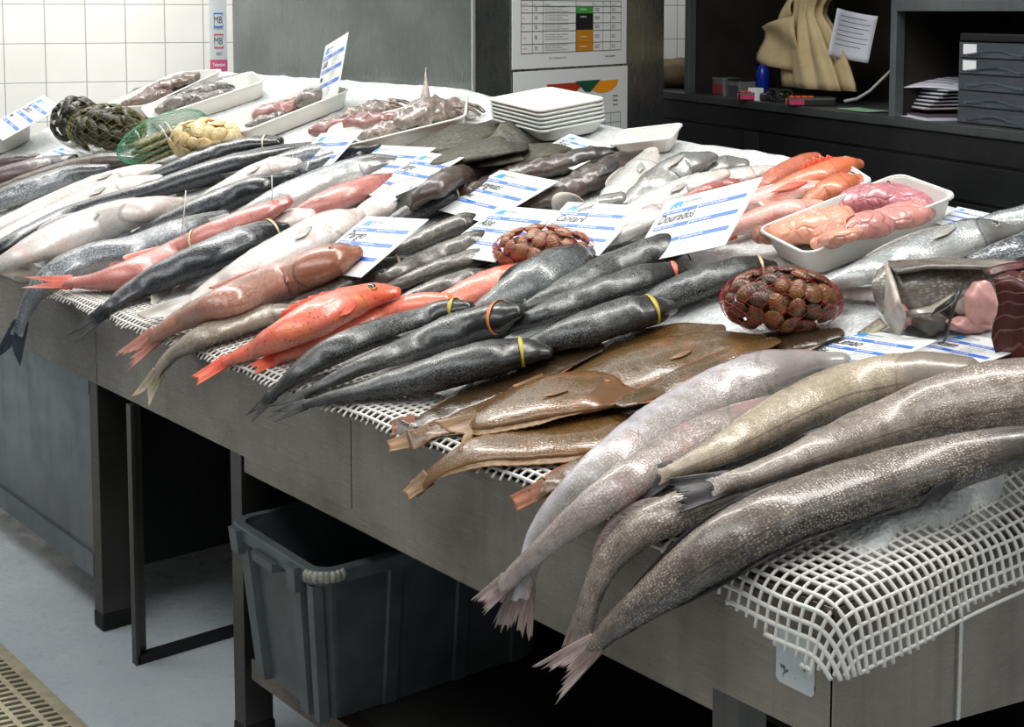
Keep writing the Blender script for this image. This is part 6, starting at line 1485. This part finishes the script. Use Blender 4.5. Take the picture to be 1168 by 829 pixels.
page('loose handwritten sheet lying slanted on the folder pile', p, wdir_(0.93, -0.05, -0.36), wdir_(0.30, 0.30, 0.9), 0.25, 0.17, -0.01, 'paper_sheet', 4)
_x, _z = ulx(985, 127, 0.07)
page('light green sheet lying at the front of the shelf', UO+xa*_x+ya*0.07+np.array([0, 0, LIP+0.004]), xa, ya, 0.22, 0.10, 0.002, 'paper_sheet', 0, simple('green_paper', '7fae86', 0.6))
_x, _z = ulx(1050, 138, 0.07)
page('white sheet under the notebook at the front of the shelf', UO+xa*_x+ya*0.07+np.array([0, 0, LIP+0.003]), xa, ya, 0.25, 0.10, 0.001, 'paper_sheet', 0)
_x, _z = ulx(992, 112, 0.08); cb = UO+xa*_x+ya*0.08+np.array([0, 0, LIP+0.03])
o = MB().tube(np.array([cb*0+q for q in [np.array(wdir_(-0.10, 0.01, 0.0)), wdir_(-0.05, 0.02, 0), wdir_(0.0, 0.05, 0), wdir_(0.05, 0.10, 0), wdir_(0.09, 0.14, 0), wdir_(0.13, 0.13, 0.02), wdir_(0.16, 0.08, 0.02), wdir_(0.17, 0.05, 0.02)]]), 0.006, 8).build('cable', simple('grey_cable', '8f8f8a', 0.4), None, True)
o.location = cb; props(o, 'looped grey cable between the two shelf compartments', 'cable')
# drawer box
xd0 = ulx(1092, 140, 0.05)[0]
t = thing('drawer_box', 'desktop box of five smoky clear drawers at the right end of the shelf', 'drawer box', UO+xa*xd0+ya*0.05+np.array([0, 0, LIP]), UM)
WB, HB, DBX = 0.40, 0.315, 0.30
MB().box(0, WB, 0, DBX, HB-0.028, HB, 0.006).build('top', M['black'], t)
MB().box(0, 0.006, 0, DBX, 0, HB-0.028).box(WB-0.006, WB, 0, DBX, 0, HB-0.028).build('side_wall', simple('smoky_side', '5a6066', 0.15, Transmission__Weight=0.7), t)
MB().box(0.006, WB-0.006, DBX-0.006, DBX, 0, HB-0.028).build('back_wall', M['black'], t)
smoke = simple('smoky_clear', '9aa3ab', 0.08, Transmission__Weight=0.85, IOR=1.1)
for k in range(5):
    z0 = 0.004+k*0.0565
    dr = MB().box(0.008, WB-0.008, -0.006, -0.002, z0, z0+0.053, 0.001).build('drawer', smoke, t)
    MB().box(0.008, WB-0.008, -0.004, 0.28, z0, z0+0.003).build('drawer_floor', M['black'], dr)
    MB().box(0.02, WB-0.02, 0.01, 0.26, z0+0.004, z0+0.012+0.004*(k % 3)).build('papers', pw, dr)
    hb = np.array([(0.06+0.28*q, -0.010-0.004*math.sin(q*PI), z0+0.012+0.018*math.sin(q*PI)**2) for q in np.linspace(0, 1, 14)])
    MB().tube(hb, 0.0035, 6).build('handle', smoke, dr, True)
    if k > 2: MB().box(0.03, 0.10, -0.0075, -0.0062, z0+0.012, z0+0.047).build('label_tab', M['card'], dr, False, 'white paper label')
# sack on the ledge beyond the gap
xs_, zs_ = ulx(771, 105, 0.22)
t = thing('sack', 'brown sacking heap on the ledge in the gap beside the cabinet', 'sack', UO+xa*xs_+ya*0.22+np.array([0, 0, LIP]), UM)
m = MB(); m.ell((0, 0, 0.07), (0.16, 0.12, 0.078), None, 40, 24); v = np.array(m.v)
v *= (1+0.06*np.sin(v[:, 0]*40)*np.sin(v[:, 1]*35+v[:, 2]*50))[:, None]; v[:, 2] = np.maximum(v[:, 2], 0.001)
mesh_obj('heap', v, m.f, simple('sacking', '9a8a6c', 0.9, vary=0.15, scale=120), t, True)
# ------------------------------------------------------------------ camera, light
cam = bpy.data.cameras.new('camera'); co = bpy.data.objects.new('camera', cam); COL.objects.link(co)
cam.sensor_width = 36; cam.sensor_fit = 'HORIZONTAL'; cam.lens = F*36/1168
cam.shift_y = -(414.5-CY)/1168; cam.shift_x = 0
cam.clip_start = 0.05; cam.clip_end = 60
def wdir(x, y, z):   # camera-level (right, up, depth) -> world
    q = np.array([x, z]); return Vector((-(q@D2), q@N2, y))
fd = wdir(0, -math.sin(PITCH), math.cos(PITCH)); rt = wdir(1, 0, 0); up = rt.cross(fd)
mm = Matrix((rt, up, -fd)).transposed().to_4x4(); mm.translation = Vector(CAM); co.matrix_world = mm
scene.camera = co

w = bpy.data.worlds.new('world'); scene.world = w; w.use_nodes = True
nt = w.node_tree; bg = nt.nodes['Background']; tc = nt.nodes.new('ShaderNodeTexCoord'); sx = nt.nodes.new('ShaderNodeSeparateXYZ'); nt.links.new(tc.outputs['Generated'], sx.inputs[0])
rp = nt.nodes.new('ShaderNodeValToRGB'); mr = nt.nodes.new('ShaderNodeMapRange'); nt.links.new(sx.outputs[2], mr.inputs[0]); mr.inputs[1].default_value = -1; mr.inputs[2].default_value = 1
nt.links.new(mr.outputs[0], rp.inputs[0]); nt.links.new(rp.outputs[0], bg.inputs[0])
e = rp.color_ramp.elements; e.new(0.5); e.new(0.62)
for k, (p, c) in zip(e, ((0.0, (0.10, 0.10, 0.10)), (0.47, (0.16, 0.16, 0.155)), (0.58, (0.45, 0.45, 0.44)), (1.0, (0.95, 0.97, 1.0)))): k.position = p; k.color = (*c, 1)
bg.inputs[1].default_value = 0.38
def area(name, loc, size, sy, power, rot=(0, 0, 0), col=(1, 1, 1)):
    l = bpy.data.lights.new(name, 'AREA'); l.shape = 'RECTANGLE'; l.size = size; l.size_y = sy; l.energy = power; l.color = col
    o = bpy.data.objects.new(name, l); COL.objects.link(o); o.location = loc; o.rotation_euler = rot; return o
area('ceiling_light', (-0.8, 1.0, 3.5), 3.2, 0.35, 68, (0.0, 0, 0), (1, 0.98, 0.94))
area('ceiling_light', (-4.2, 0.9, 3.5), 3.0, 0.35, 58, (0.0, 0, 0), (1, 0.98, 0.94))
area('hall_fill', (-1.7, -1.7, 4.3), 6.0, 1.2, 92, (math.radians(26), 0, 0), (0.97, 0.985, 1))  # unseen soft lamp added to brighten the counter front, for hall daylight
area('hall_fill', (3.2, 0.5, 3.4), 2.5, 1.5, 18, (0, math.radians(48), 0), (0.97, 0.985, 1))  # unseen weak lamp added to lift the right end of the counter
bp = cam2w(-1.6, 6.6, 3.5)
area('wall_light', bp, 4.0, 0.8, 56, (math.radians(30), 0, math.radians(40)))
vs = scene.view_settings
scene.display_settings.display_device = 'sRGB'
vs.view_transform = 'Standard'; vs.look = 'None'; vs.exposure = 0.2; vs.gamma = 1.0; vs.use_curve_mapping = False
scene.cycles.max_bounces = 6; scene.cycles.diffuse_bounces = 3; scene.cycles.glossy_bounces = 3; scene.cycles.transmission_bounces = 6; scene.cycles.transparent_max_bounces = 12
scene.cycles.use_denoising = True
scene.cycles.sample_clamp_indirect = 6.0
